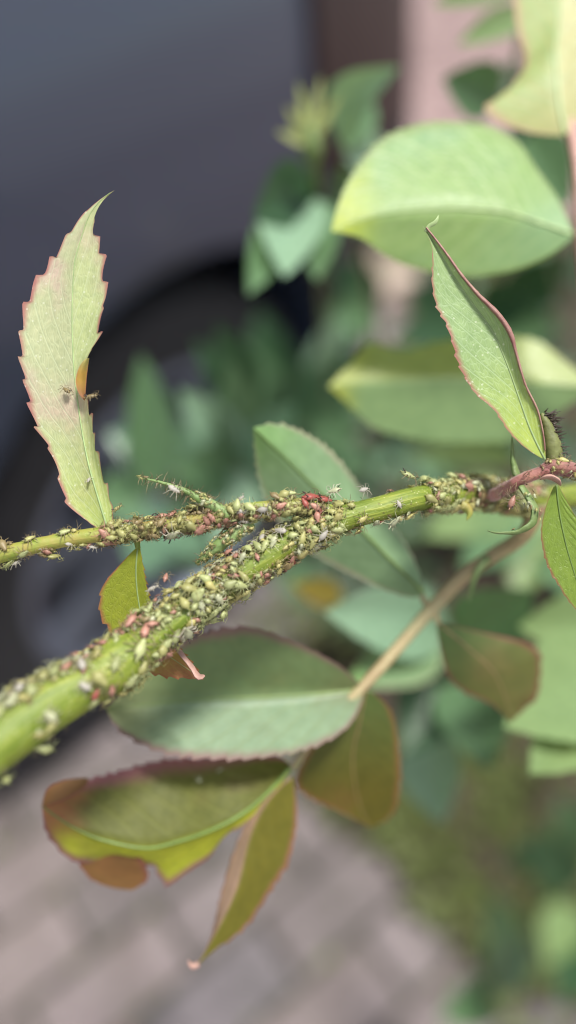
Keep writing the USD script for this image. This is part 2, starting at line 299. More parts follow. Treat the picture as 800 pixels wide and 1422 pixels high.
def shape(t): return np.sin(np.pi * t ** .85) ** .85 * (1 - .18 * t)
def quick(parent, b, tp, w, material, bow=0.0, fold=.25, roll=0.0, droop=0.0, name='leaf', teeth=11, tooth=.07, rib=None, seed=0, n=30, across=4, label=None, world=False, normal=None, **kw):
    """A leaf by its base, tip (pixel, pixel, depth) and full width in pixels; fold lifts the margins, roll turns it about its midrib (radians)."""
    if not world:
        b3, t3 = P(*b), P(*tp); w3 = w / FPX * (b[2] + tp[2]) / 2
    else: b3, t3, w3 = np.asarray(b, float), np.asarray(tp, float), w
    t = np.linspace(0, 1, 12); ax = t3 - b3; ln = np.linalg.norm(ax); ax = ax / ln
    nz = (CAM - (b3 + t3) / 2) if normal is None else np.asarray(normal, float)
    nz = nz - ax * (nz @ ax); nz /= np.linalg.norm(nz); sd = np.cross(ax, nz)
    s2 = sd * math.cos(roll) + nz * math.sin(roll); n2 = np.cross(s2, ax)
    mid = b3 + np.outer(t, t3 - b3) + np.outer(np.sin(np.pi * t), sd) * bow * ln - np.outer(t * t - t, n2) * droop * ln
    sh = shape(t) * w3 / 2; sh[0] = sh[-1] = 0
    cf, sf = math.cos(fold), math.sin(fold)
    Lp = mid + np.outer(sh * cf, s2) + np.outer(sh * sf, n2)
    Rp = mid - np.outer(sh * cf, s2) + np.outer(sh * sf, n2)
    return leaf(parent, mid, Lp, Rp, material, name, label, rib, rib_r=ln * .012, world=True, n=n, across=across, teeth=teeth, tooth=tooth, seed=seed, **kw)

# ------------------------------------------------------------------ the setting: ground, paving, bed
def dist_line(p, a, b): pass
def concrete_like(name, a, b, dark, sc):
    return mat(name, {'g': ('geometry', {}), 'tc': ('texture_coordinate', {}), 'n1': ('noise_texture', {'scale': sc, 'detail': 5.0, 'roughness': .65}), 'r1': ('rgb_ramp', {'ramp': [(.3, a), (.7, b)]}),
                      'n2': ('noise_texture', {'scale': sc * 14, 'detail': 3.0, 'roughness': .7}), 'r2': ('rgb_ramp', {'ramp': [(.35, (.55, .55, .55)), (.6, (1.1, 1.1, 1.1))]}),
                      'n3': ('noise_texture', {'scale': sc * .35, 'detail': 4.0}), 'r3': ('rgb_ramp', {'ramp': [(.42, dark), (.6, (1, 1, 1))]}),
                      'm1': ('mix', {'mix_type': 'multiply', 'fac': .8}), 'm2': ('mix', {'mix_type': 'multiply', 'fac': .75}),
                      'rn': ('object_info', {}), 'mr': ('map_range', {'to_min': .9, 'to_max': 1.1}), 'h': ('hsv', {}),
                      'b': ('bump', {'strength': .5, 'distance': .002}), 'p': ('principled_bsdf', {'roughness': .85, 'specular_ior_level': .3})},
               [('g.position', 'n1.vector'), ('g.position', 'n2.vector'), ('g.position', 'n3.vector'), ('n1.fac', 'r1.fac'), ('n2.fac', 'r2.fac'), ('n3.fac', 'r3.fac'), ('r1.color', 'm1.color1'), ('r2.color', 'm1.color2'),
                ('m1.color', 'm2.color1'), ('r3.color', 'm2.color2'), ('rn.random', 'mr.value'), ('mr.result', 'h.value'), ('m2.color', 'h.color'), ('h.color', 'p.base_color'), ('n2.fac', 'b.height'), ('b.normal', 'p.normal')], 'p.BSDF')
concrete_like('brick_a', (.14, .116, .116), (.225, .194, .196), (.62, .64, .60), 34)
concrete_like('brick_b', (.14, .122, .13), (.222, .198, .208), (.6, .62, .6), 40)
concrete_like('brick_c', (.175, .142, .142), (.25, .212, .212), (.66, .66, .62), 30)
concrete_like('brick_far', (.22, .15, .14), (.33, .245, .235), (.7, .66, .66), 30)
concrete_like('joint_sand', (.055, .052, .045), (.09, .082, .07), (.6, .7, .5), 40)
concrete_like('soil', (.035, .026, .018), (.075, .055, .04), (.6, .6, .55), 25)
mat('paving_far', {'g': ('geometry', {}), 'mp': ('mapping', {'mapping_type': 'point', 'rotation': (0, 0, math.radians(38))}),
                   'br': ('brick_texture', {'color1': (.30, .24, .23), 'color2': (.24, .20, .19), 'mortar': (.11, .10, .08), 'scale': 1.0, 'mortar_size': .004, 'brick_width': .2, 'row_height': .1, 'mortar_smooth': .2}),
                   'n': ('noise_texture', {'scale': 9.0, 'detail': 5.0}), 'r': ('rgb_ramp', {'ramp': [(.3, (.7, .7, .7)), (.7, (1.15, 1.15, 1.15))]}), 'm': ('mix', {'mix_type': 'multiply', 'fac': 1.0}), 'p': ('principled_bsdf', {'roughness': .85})},
    [('g.position', 'mp.vector'), ('mp.vector', 'br.vector'), ('g.position', 'n.vector'), ('n.fac', 'r.fac'), ('br.color', 'm.color1'), ('r.color', 'm.color2'), ('m.color', 'p.base_color')], 'p.BSDF')

def sheet(x0, x1, y0, y1, z):
    return (np.array([[x0, y0, z], [x1, y0, z], [x1, y1, z], [x0, y1, z]], float), np.array([[0, 1, 2], [0, 2, 3]]))
gr = thing('ground', 'sandy ground under the paving reaching far beyond the garden', 'ground', kind='structure')
obj('joint_bed', sheet(-2.6, 4.2, -1.2, 6.2, -.008), M['joint_sand'], gr, smooth=False)
# far ground: a frame of paved ground round the built bricks
Vf, Ff = [], []
for k, (a, b, c, d) in enumerate([(-150, 150, 6.2, 200), (-150, 150, -150, -1.2), (-150, -2.6, -1.2, 6.2), (4.2, 150, -1.2, 6.2)]):
    v, f = sheet(a, b, c, d, -.004); Vf.append(v); Ff.append(f + 4 * k)
obj('far_paving', (np.vstack(Vf), np.vstack(Ff)), M['paving_far'], gr, smooth=False)

BED = np.array([ground(430, 1085)[:2], ground(560, 1185)[:2], ground(650, 1330)[:2], ground(760, 1440)[:2], ground(900, 1500)[:2], [1.1, .05], [1.35, .9], [1.15, 1.75], [.62, 2.05], [.40, 1.72], [.24, 1.35], [.10, 1.05], [.02, .82], [.0, .62]])
import shapely
bed_poly = shapely.Polygon(BED).buffer(.05).buffer(-.03)
def brick_mesh(cx, cy, ang, L, W, H, seed):
    r = np.random.default_rng(seed); c = .006 + .003 * r.random()
    v = []
    for z, ins in ((-.03, 0), (H - c, 0), (H - c * .3, c * .45), (H, c)):
        for sx, sy in ((-1, -1), (1, -1), (1, 1), (-1, 1)):
            v.append([sx * (L / 2 - ins), sy * (W / 2 - ins), z + (0 if z < 0 else sx * sl[0] + sy * sl[1]) if False else z])
    v = np.array(v); f = []
    tilt = (r.random(2) - .5) * .02; dz = (r.random() - .5) * .004
    v[4:, 2] += v[4:, 0] * tilt[0] + v[4:, 1] * tilt[1] + dz
    v[:, :2] += (r.random(2) - .5) * .003
    for k in range(3):
        for j in range(4):
            a, b, c2, d = k * 4 + j, k * 4 + (j + 1) % 4, k * 4 + 4 + (j + 1) % 4, k * 4 + 4 + j
            f += [[a, b, c2], [a, c2, d]]
    f += [[12, 13, 14], [12, 14, 15]]
    ca, sa = math.cos(ang), math.sin(ang)
    v[:, :2] = v[:, :2] @ np.array([[ca, sa], [-sa, ca]]) + [cx, cy]
    return v, np.array(f)
pave = thing('paving', 'worn grey pink clay paving bricks laid in diagonal rows', 'paving', kind='structure')
ANG = math.radians(38); ca, sa = math.cos(ANG), math.sin(ANG)
cells = []
for i in range(-48, 49):
    for j in range(-75, 76):
        lx, ly = i * .172 + (j % 2) * .086, j * .088
        x, y = lx * ca - ly * sa + .3, lx * sa + ly * ca + 1.4
        if not (-2.4 < x < 4.0 and -1.0 < y < 6.0): continue
        q = px(np.array([x, y, 0.0]))
        if q[2] < .1: continue
        inside = -90 < q[0] < 890 and -150 < q[1] < 1540
        cells.append((not inside, q[2], x, y))
cells.sort()
pit = bed_poly.buffer(-.03)
rest, nb = [], 0
for k, (outside, d, x, y) in enumerate(cells):
    if shapely.Point(x, y).within(pit): continue
    g = brick_mesh(x, y, ANG, .166, .082, 0.0, k)
    if not outside and nb < 290:
        obj('brick', g, M[('brick_a', 'brick_b', 'brick_c')[int(rng.integers(3))] if y < 1.6 else 'brick_far'], pave, smooth=False); nb += 1
    else: rest.append(g)
obj('further_bricks', join(rest), M['brick_far'], pave, smooth=False, kind='stuff')

# soil bed, a low uneven mound
gx, gy = np.meshgrid(np.linspace(-.15, 1.5, 120), np.linspace(-.1, 2.2, 150), indexing='ij')
pts = np.c_[gx.ravel(), gy.ravel()]
dist = shapely.distance(shapely.points(pts), bed_poly.exterior) * np.where(shapely.contains_xy(bed_poly, pts[:, 0], pts[:, 1]), 1, -1)
hz = np.clip(dist / .15, -1, 1) * .035 + (meshkit.fbm(np.c_[pts * 14, np.zeros(len(pts))], 4, 3) - .5) * .05 - .006
V = np.c_[pts, hz]; idx = np.arange(len(pts)).reshape(gx.shape)
A, B, C, D = idx[:-1, :-1].ravel(), idx[1:, :-1].ravel(), idx[1:, 1:].ravel(), idx[:-1, 1:].ravel()
F = np.vstack([np.c_[A, B, C], np.c_[A, C, D]]); F = F[(dist[F].max(1) > -.03)]
bed = obj('soil_bed', (V, F), M['soil']); tag(bed, 'dark crumbly soil bed the roses grow in beside the paving', 'soil', kind='structure')

def sprigs(n, where, hmin, hmax, wmax, seed):
    r = np.random.default_rng(seed); parts = []
    for k in range(n):
        x, y, z = where(r); a = r.random() * 6.283; ln = hmin + (hmax - hmin) * r.random(); w = wmax * (.4 + .6 * r.random()); lean = .3 + 1.0 * r.random()
        dx, dy = math.cos(a), math.sin(a); s = np.array([-dy, dx, 0])
        ts = np.array([0, .35, .7, 1]); ws = np.array([.15, .9, .75, .05]) * w
        c = np.c_[x + dx * ln * ts * math.sin(lean), y + dy * ln * ts * math.sin(lean), z + ln * ts * math.cos(lean) - ln * .35 * ts ** 2 * lean]
        mid = c + [0, 0, -.15 * w]
        v = np.vstack([c + s * ws[:, None] / 2, mid, c - s * ws[:, None] / 2]); f = []
        for q in range(2):
            for i in range(3):
                a0, b0, c0, d0 = q * 4 + i, q * 4 + i + 1, q * 4 + 5 + i, q * 4 + 4 + i
                f += [[a0, b0, c0], [a0, c0, d0]]
        parts.append((v, np.array(f)))
    return join(parts)
bx0, by0, bx1, by1 = bed_poly.bounds
def in_bed(r):
    while True:
        x, y = bx0 + (bx1 - bx0) * r.random(), by0 + (by1 - by0) * r.random() ** 1.3
        if bed_poly.contains(shapely.Point(x, y)): return x, y, .015
def on_edge(r):
    s = r.random() * .55; p = bed_poly.exterior.interpolate(s * bed_poly.exterior.length); 
    return p.x + (r.random() - .5) * .12, p.y + (r.random() - .5) * .12, 0.0
def in_joint(r):
    j = int(r.integers(-17, 3)); lx = -1.2 + 1.6 * r.random(); ly = j * .088 + .044
    return lx * ca - ly * sa + .3, lx * sa + ly * ca + 1.4, -.006
g1 = sprigs(2600, in_bed, .02, .065, .022, 1); g2 = sprigs(900, on_edge, .012, .04, .014, 2); MC = ground(720, 1150)
def near_corner(r):
    while True:
        x, y = MC[0] + .10 * r.standard_normal(), MC[1] + .09 * r.standard_normal()
        if bed_poly.contains(shapely.Point(x, y)) and meshkit.noise(np.array([x * 30, y * 30, .5])) > .35: return x, y, .018
g3 = sprigs(1700, near_corner, .012, .04, .016, 9)
w = obj('ground_weeds', join([g1, g2, g3]), M['leaf_weed']); tag(w, 'low green weeds and moss covering the soil bed and its edge', 'weeds', kind='stuff')
w = obj('joint_moss', sprigs(800, in_joint, .008, .03, .012, 5), M['leaf_weed']); tag(w, 'tiny tufts of moss and weeds in the paving joints', 'moss', kind='stuff')

# ------------------------------------------------------------------ the parked car
mat('car_paint', {'lw': ('layer_weight', {'blend': .35}), 'mx': ('mix', {'color1': (.030, .040, .066), 'color2': (.019, .026, .046)}), 'g': ('geometry', {}), 'n': ('noise_texture', {'scale': 3.0, 'detail': 4.0}), 'mr': ('map_range', {'to_min': .32, 'to_max': .46}),
                  'p': ('principled_bsdf', {'metallic': .35, 'coat_weight': .6, 'coat_roughness': .08})},
    [('lw.facing', 'mx.fac'), ('mx.color', 'p.base_color'), ('g.position', 'n.vector'), ('n.fac', 'mr.value'), ('mr.result', 'p.roughness')], 'p.BSDF')
plain('black_plastic', (.016, .015, .016), .6, .2, 30, .2, 600, .0005)
plain('tail_red', (.020, .010, .009), .45, .15, 20, spec=.3)
plain('rubber', (.016, .016, .018), .8, .25, 40, .3, 300, .001)
plain('alloy', (.20, .22, .28), .5, .1, 30, metallic=.8)
plain('brake_disc', (.10, .10, .11), .5, .2, 30, metallic=.6)
plain('dark_glass', (.012, .014, .016), .06, .1, 10)
plain('lamp_clear', (.5, .5, .52), .15, .1, 10, coat=.5)
E = np.array([.60, .80, 0]); E /= np.linalg.norm(E); NRM = np.array([E[1], -E[0], 0])
WH = np.array([-.115, .635, 0.0])
car = thing('parked_car', 'dark blue grey hatchback parked on the paving behind the roses', 'car', loc=WH)
def CW(v):
    v = np.asarray(v, float); return WH + np.outer(v[:, 0], E) + np.outer(v[:, 1], NRM) + np.outer(v[:, 2], [0, 0, 1])
XE, XF, WB, CW2 = .66, -3.25, -2.45, 1.70     # rear end, front end, front axle, width
def loft(zs, stations, off=0.0):
    """Closed body solid in car axes: stations = (X, inset, zlow shift, ztop scale)."""
    rings = []
    for X, ins, zmap in stations:
        ys = np.array([zmap(z)[1] for z in zs]) - ins + off; zz = np.array([zmap(z)[0] for z in zs])
        right = np.c_[np.full(len(zs), X), ys, zz]; left = np.c_[np.full(len(zs), X), -CW2 - ys, zz][::-1]
        rings.append(np.vstack([right, left]))
    R = np.array(rings); n, k = R.shape[:2]; V = R.reshape(-1, 3); F = []
    for i in range(n - 1):
        for j in range(k):
            a, b, c, d = i * k + j, i * k + (j + 1) % k, (i + 1) * k + (j + 1) % k, (i + 1) * k + j
            F += [[a, b, c], [a, c, d]]
    half = k // 2
    for base, flip in ((0, True), ((n - 1) * k, False)):
        for j in range(half - 1):
            a, b, c, d = base + j, base + j + 1, base + k - 2 - j, base + k - 1 - j
            q = [[a, b, c], [a, c, d]]; F += [x[::-1] for x in q] if not flip else q
    t = trimesh.Trimesh(V, np.array(F), process=False); t.fix_normals()
    return t
def side(z):  # half-profile of the flank: (z, y)
    return np.interp(z, [.18, .24, .34, .52, .66, .74, .82, .95], [-.09, -.045, -.012, .004, 0, -.012, -.02, -.06])
zs = np.r_[.18, .21, .25, .3, .36, .44, .52, .6, .68, .71, .75, .8, .86, .91, .95]
def stations(off=0.0):
    out = []
    for X in np.r_[XF - off, XF + .02, XF + .06, XF + .14, XF + .25, XF + .4, np.linspace(XF + .6, .1, 18), .2, .3, .40, .48, .54, .58, .61, .635, XE + off]:
        e = np.clip((X - .30) / (XE - .30), 0, 1); f = np.clip((XF + .5 - X) / .5, 0, 1)
        ins = .20 * e ** 2.6 + .32 * f ** 2.4
        top = .95 - .20 * np.clip((-1.95 - X) / 1.2, 0, 1) ** 1.3 - .14 * f ** 3
        low = .18 + .06 * e + .03 * f
        out.append((X, ins, lambda z, top=top, low=low: (low + (z - .18) / .77 * (top - low), side(z))))
    return out
def mani(t):
    return m3.Manifold(m3.Mesh(np.asarray(t.vertices, np.float32), np.asarray(t.faces, np.uint32)))
def cyl(X, r, y0, y1, z=.3, seg=48):
    c = trimesh.creation.cylinder(r, abs(y1 - y0), sections=seg); c.apply_transform(trimesh.transformations.rotation_matrix(math.pi / 2, [1, 0, 0])); c.apply_translation([X, (y0 + y1) / 2, z]); return c
def boxm(x0, x1, y0, y1, z0, z1):
    b = trimesh.creation.box([x1 - x0, y1 - y0, z1 - z0]); b.apply_translation([(x0 + x1) / 2, (y0 + y1) / 2, (z0 + z1) / 2]); return b
body = mani(loft(zs, stations()))
for X in (0, WB):
    for y0, y1 in ((-.27, .2), (-CW2 - .2, -CW2 + .27)): body = body - mani(cyl(X, .345, y0, y1, .31))
def put(name, m, material, parent=car, smooth=40, **k):
    if hasattr(m, 'to_mesh'):
        q = m.to_mesh(); v, f = q.vert_properties[:, :3], q.tri_verts
    else: v, f = np.asarray(m.vertices), np.asarray(m.faces)
    return obj(name, trimesh.Trimesh(CW(v), f, process=False), M[material], parent, smooth=smooth, **k)
bo = put('body', body, 'car_paint')
fat = mani(loft(zs, stations(.008), .008))
for X in (0, WB):
    for y0, y1 in ((-.27, .2), (-CW2 - .2, -CW2 + .27)): fat = fat - mani(cyl(X, .35, y0, y1, .31))
put('rear_bumper', fat ^ mani(boxm(.25, 1, -3, 1, .1, .635)), 'black_plastic')
put('tail_light', fat ^ mani(boxm(.25, 1, -.42, 1, .65, .93)), 'tail_red')
put('tail_light', fat ^ mani(boxm(.25, 1, -3, -CW2 + .42, .65, .93)), 'tail_red')
put('front_bumper', fat ^ mani(boxm(-5, XF + .12, -3, 1, .1, .45)), 'black_plastic')
put('headlight', fat ^ mani(boxm(-5, XF + .35, -.5, 1, .55, .70)), 'lamp_clear')
put('headlight', fat ^ mani(boxm(-5, XF + .35, -3, -CW2 + .5, .55, .70)), 'lamp_clear')
put('sill', fat ^ mani(boxm(WB + .36, -.36, -.3, 1, .1, .27)), 'black_plastic')
# wheel arch lips
for X in (0, WB):
    for yy in (-.006, -CW2 + .006):
        an = np.linspace(math.radians(-10), math.radians(190), 40)
        (v, f), u = tube(np.c_[X + .352 * np.cos(an), np.full(40, yy - .006 if yy > -.5 else yy + .006), .31 + .352 * np.sin(an)], .011, 8)
        obj('wheel_arch', (CW(v), f), M['black_plastic'], car)
# cabin
def cab(zz, off=0.0):
    out = []
    for X in np.linspace(-2.0, .40, 26):
        top = np.interp(X, [-2.0, -1.25, -.8, -.2, .15, .40], [.93, 1.38, 1.46, 1.44, 1.36, .95])
        out.append((X, .03 + .05 * np.clip((X - .0) / .4, 0, 1) ** 2, lambda z, top=top: (.90 + (z) * (top - .90), -.05 - .17 * (z * (top - .9) / .55) - .05 * max(0, z - .85) / .15)))
    return loft(zz, out, off)
cz = np.r_[0, .2, .4, .6, .75, .85, .92, .97, 1.0]
cabm = mani(cab(cz))
put('window', cabm, 'dark_glass')
shell = mani(cab(cz, .006))
put('roof', shell ^ mani(boxm(-1.2, .12, -3, 1, 1.335, 2)), 'car_paint')
for x0, x1 in ((-2.0, -1.9), (-.98, -.90), (-.12, -.04), (.18, .40)):
    put('pillar', shell ^ mani(boxm(x0, x1, -3, 1, .9, 1.33)), 'car_paint')
for x0, x1 in ((-1.9, -.97), (-.95, -.18)):    # door seams and handles
    hh = put('door', fat ^ mani(boxm(x0, x1, -.2, 1, .285, .945)), 'car_paint')
    (v, f), u = tube(np.array([[x1 - .26, .012, .78], [x1 - .22, .035, .785], [x1 - .12, .035, .785], [x1 - .08, .012, .78]]), .011, 8, n=12)
    put('handle', trimesh.Trimesh(v, f), 'car_paint', hh)
(v, f) = trimesh.creation.icosphere(2, .09).vertices * [.7, 1.2, .8] + [-1.75, .10, 1.0], trimesh.creation.icosphere(2, .09).faces
put('side_mirror', trimesh.Trimesh(v, f), 'black_plastic')
def wheel(X, yc, sgn):
    w = UsdGeom.Xform.Define(stage, path_of('wheel', car.GetPath())); w.loc = WH
    prof = np.array([[.205, -.085], [.215, -.095], [.25, -.10], [.285, -.092], [.298, -.07], [.300, 0], [.298, .07], [.285, .092], [.25, .10], [.215, .095], [.205, .085]])
    t = trimesh.creation.revolve(np.vstack([prof, prof[:1]]), sections=56)
    R = trimesh.transformations.rotation_matrix(math.pi / 2, [1, 0, 0])
    def pl(nm, t, m):
        t = t.copy(); t.apply_transform(R); t.vertices[:, 1] *= -sgn; t.apply_translation([X, yc, .3]); t.fix_normals()
        q = obj(nm, trimesh.Trimesh(CW(t.vertices), t.faces, process=False), M[m], w, smooth=35); return q
    pl('tyre', t, 'rubber')
    barrel = trimesh.creation.revolve(np.array([[.206, -.08], [.206, .082], [.212, .09], [.20, .094], [.19, .075], [.185, -.08], [.206, -.08]]), sections=56)
    pl('rim', barrel, 'alloy')
    pl('brake_disc', trimesh.creation.revolve(np.array([[0, -.02], [.15, -.02], [.15, .0], [0, .0]]), sections=40), 'brake_disc')
    for k in range(7):
        a = k * 2 * math.pi / 7
        b = trimesh.creation.box([.165, .045, .03]); b.vertices[b.vertices[:, 0] > 0, 1] *= 1.5; b.apply_translation([.118, 0, .055]); b.vertices[b.vertices[:, 0] > .1, 2] += .012
        b.apply_transform(trimesh.transformations.rotation_matrix(a, [0, 0, 1])); pl('spoke', b, 'alloy')
    pl('hub_cap', trimesh.creation.revolve(np.array([[0, .04], [.055, .04], [.055, .072], [.045, .08], [0, .083]]), sections=32), 'alloy')
for X in (0, WB):
    wheel(X, -.135, 1); wheel(X, -CW2 + .135, -1)

# ------------------------------------------------------------------ the aphid-covered shoot in front
shoot = thing('rose_shoot', 'green rose shoot crowded with aphids crossing the foreground', 'rose shoot', loc=P(400, 754, .111))
STEM = [(-70, 1078, .0835, 48), (0, 1027, .088, 42.5), (60, 983, .0925, 40), (121, 947, .097, 36), (161, 923, .100, 33), (204, 889, .1035, 28.5), (250, 855, .106, 25), (300, 820, .108, 23.5), (348, 788, .1095, 22.5), (400, 755, .1105, 21), (450, 730, .111, 19.5), (500, 713, .112, 17.5), (560, 697, .1145, 16.8), (600, 690, .1195, 17), (660, 685, .1285, 17.5), (720, 692, .139, 16.5), (790, 690, .150, 15), (860, 670, .165, 14)]
STALK = [(-40, 782, .108, 12), (0, 771, .108, 11.5), (50, 758, .1082, 11), (100, 748, .1085, 10.5), (150, 741, .1088, 11), (200, 735, .109, 10.5), (250, 727, .109, 10.5), (300, 716, .1088, 10.5), (350, 707, .1088, 9.5), (400, 702, .109, 9.5), (440, 704, .110, 10), (475, 716, .1115, 9)]
class Limb:
    def __init__(s, spec, n=400):
        a = np.array(spec, float); c = PP(a[:, :3]); r = a[:, 3] * a[:, 2] / FPX
        q = resample(np.c_[c, r], n); s.c, s.r, s.n = q[:, :3], q[:, 3], n
        s.T = np.gradient(s.c, axis=0); s.T /= np.linalg.norm(s.T, axis=1, keepdims=True)
    def at(s, k, th, lift=0.0):
        k = int(k); c, T = s.c[k], s.T[k]
        to = CAM - c; to = to - T * (to @ T); to /= np.linalg.norm(to); up = np.cross(to, T)
        if up @ UPV < 0: up = -up
        nrm = math.cos(th) * to + math.sin(th) * up
        return c + nrm * (s.r[k] * (1 + lift)), nrm, T
stem, stalk = Limb(STEM), Limb(STALK)
NODE_AT = np.argmin(np.abs(px(stem.c)[:, 0] - 168)) / 400
g, uv = tube(stem.c[::3], stem.r[::3] * (1 + .13 * np.exp(-((np.arange(0, 400, 3) / 400 - NODE_AT) / .018) ** 2)), 40, wob=.05, seed=3)
obj('stem', g, M['stem_green'], shoot, uv=uv)
g, uv = tube(stalk.c[::4], stalk.r[::4], 24, wob=.10, seed=5)
obj('leaf_stalk', g, M['stalk_green'], shoot, uv=uv)

def limb(name, spec, material, sides=16, n=40, wob=.08, flat=1.0, parent=shoot, label=None, seed=1):
    a = np.array(spec, float)
    if parent.GetPath().name.startswith('compound'): a[:, 2] += .012
    (v, f), uv = tube(PP(a[:, :3]), a[:, 3] * a[:, 2] / FPX, sides, n=n, wob=wob, flat=flat, seed=seed)
    return obj(name, (v, f), M[material], parent, uv=uv, label=label)
# upright leaflet, its curled margin
up_leaf = leaf(shoot, [(152, 741, .1085), (139, 700, .1085), (122, 640, .1087), (110, 572, .1092), (102, 500, .1095), (100, 445, .1095), (103, 370, .109), (113, 330, .1085), (128, 292, .108), (159, 264, .1075)],
     [(152, 741, .1087), (110, 716, .109), (91, 693, .1095), (75, 638, .1105), (47, 587, .1115), (38, 550, .112), (30, 492, .112), (31, 455, .112), (43, 404, .1115), (70, 366, .111), (94, 328, .110), (123, 291, .109), (159, 264, .1075)],
     [(153, 741, .1085), (157, 715, .1082), (145, 668, .1078), (136, 635, .1072), (131, 600, .1068), (121, 560, .1068), (113, 528, .107), (121, 498, .107), (138, 468, .1072), (142, 437, .1075), (148, 415, .1078), (143, 382, .108), (138, 346, .108), (129, 318, .108), (134, 295, .1078), (159, 264, .1075)],
     'leaf_pale_pink', 'leaflet', 'upright pale green leaflet with pinkish toothed margin', 'midrib_pale', .00016, n=150, across=14, teeth=15, tooth=.12, seed=11, quilt=.001, belly=.03, ripple=.004)
fl = [(119, 498, .1066), (109, 512, .1062), (105, 530, .1062), (109, 545, .1064), (117, 556, .1068)]; f2 = [(124, 497, .1075), (122, 511, .108), (120, 528, .108), (119, 543, .1078), (118, 556, .1072)]; fm = [((a[0] + b[0]) / 2, (a[1] + b[1]) / 2, (a[2] + b[2]) / 2 - .0004) for a, b in zip(fl, f2)]
leafmat('leaf_orange', (.36, .22, .05), rough=.45, tip=(.28, .12, .06), tip_from=.5, base=(.36, .33, .12), base_to=.4, trans=.35, edge=(.4, .15, .1), vein_amt=.1)
g, uv, _ = blade(PP(fm), PP(fl), PP(f2), n=24, across=5, teeth=3, tooth=.0, seed=1); obj('curled_margin', g, M['leaf_orange'], up_leaf, uv=uv)
# small leaflet hanging behind the stem
leaf(shoot, [(192, 758, .1105), (189, 800, .112), (195, 850, .113), (222, 900, .113), (255, 925, .112), (283, 944, .111)],
     [(188, 762, .1105), (165, 785, .1118), (142, 815, .1125), (137, 845, .113), (152, 875, .1135), (185, 915, .114), (222, 938, .1135), (262, 942, .112), (283, 944, .111)],
     [(195, 762, .1105), (202, 800, .111), (211, 838, .1112), (230, 876, .1115), (245, 897, .111), (262, 914, .1105), (283, 944, .111)],
     'leaf_small_yellow', 'leaflet', 'small yellow green leaflet hanging behind the stem', 'midrib_pale', .00013, n=110, across=8, teeth=15, tooth=.17, seed=14, quilt=.004)
g, uv = tube(PP([(192, 738, .1092), (190, 750, .110), (192, 762, .1106)]), np.array([6, 4.5, 3.5]) * .11 / FPX, 10, n=8); obj('leaflet_stalk', g, M['stalk_green'], shoot, uv=uv)
(v, f), uv = tube(PP([(240, 893, .1098), (252, 908, .1092), (266, 926, .109), (277, 940, .109), (284, 938, .1095)]), np.array([4, 5, 5, 6, 2]) * .11 / FPX, 10, n=16, flat=.5, wob=.3); obj('curled_tip', (v, f), M['pink_scale'], shoot, uv=uv)
# folded leaf at right and the drooping one below it
leaf(shoot, [(757, 638, .113), (737, 597, .1128), (720, 550, .1125), (704, 505, .1125), (684, 460, .1125), (658, 424, .112), (630, 383, .1115), (607, 343, .111), (586, 312, .1105)],
     [(750, 635, .113), (710, 604, .1122), (686, 570, .1118), (659, 545, .1116), (637, 505, .1114), (627, 473, .1112), (620, 451, .1112), (606, 424, .111), (600, 388, .1106), (601, 356, .1104), (586, 312, .1105)],
     [(758, 635, .1128), (749, 577, .1120), (729, 532, .1112), (716, 487, .1108), (711, 466, .1106), (692, 437, .1104), (665, 410, .1104), (642, 383, .1103), (620, 352, .1102), (586, 312, .1105)],
     'leaf_fold_green', 'leaf', 'folded green leaf with a red rim rising from the right node', 'midrib_pale', .00018, n=140, across=13, teeth=22, tooth=.05, seed=21, quilt=.0018, ripple=.004)
plain('pink_rim', (.36, .15, .13), .5, .25, 500, .4, 2500, .0002, hue=(.40, .24, .18), trans=.15)
limb('rolled_rim', [(757, 625, .1124, 1.5), (749, 577, .1117, 2.2), (729, 532, .1108, 2.5), (716, 487, .1104, 3.5), (709, 463, .1101, 6), (691, 436, .11, 6), (665, 410, .1101, 4.5), (642, 383, .11, 3.5), (620, 352, .11, 3), (592, 316, .1102, 2)], 'pink_rim', 10, 70, .25, .6, label='red pink rolled rim of the folded leaf')
(v, f), uv = tube(PP([(592, 322, .1106), (596, 314, .1104), (604, 309, .1102), (609, 299, .110)]), np.array([3.5, 3, 3, .6]) * .11 / FPX, 8, n=12, flat=.4); obj('leaf_tip', (v, f), M['midrib_pale'], shoot, uv=uv)
leaf(shoot, [(773, 674, .1125), (776, 704, .1125), (786, 755, .112), (799, 800, .1115), (815, 858, .111)],
     [(769, 676, .1125), (756, 710, .113), (751, 740, .113), (759, 782, .1128), (777, 815, .112), (796, 842, .1115), (815, 858, .111)],
     [(777, 676, .1125), (794, 707, .1115), (816, 750, .1108), (826, 800, .1105), (815, 858, .111)],
     'leaf_young_green', 'leaf', 'fresh green leaf drooping from the right node', 'midrib_green', .00017, n=110, across=11, teeth=15, tooth=.06, seed=23, quilt=.006)
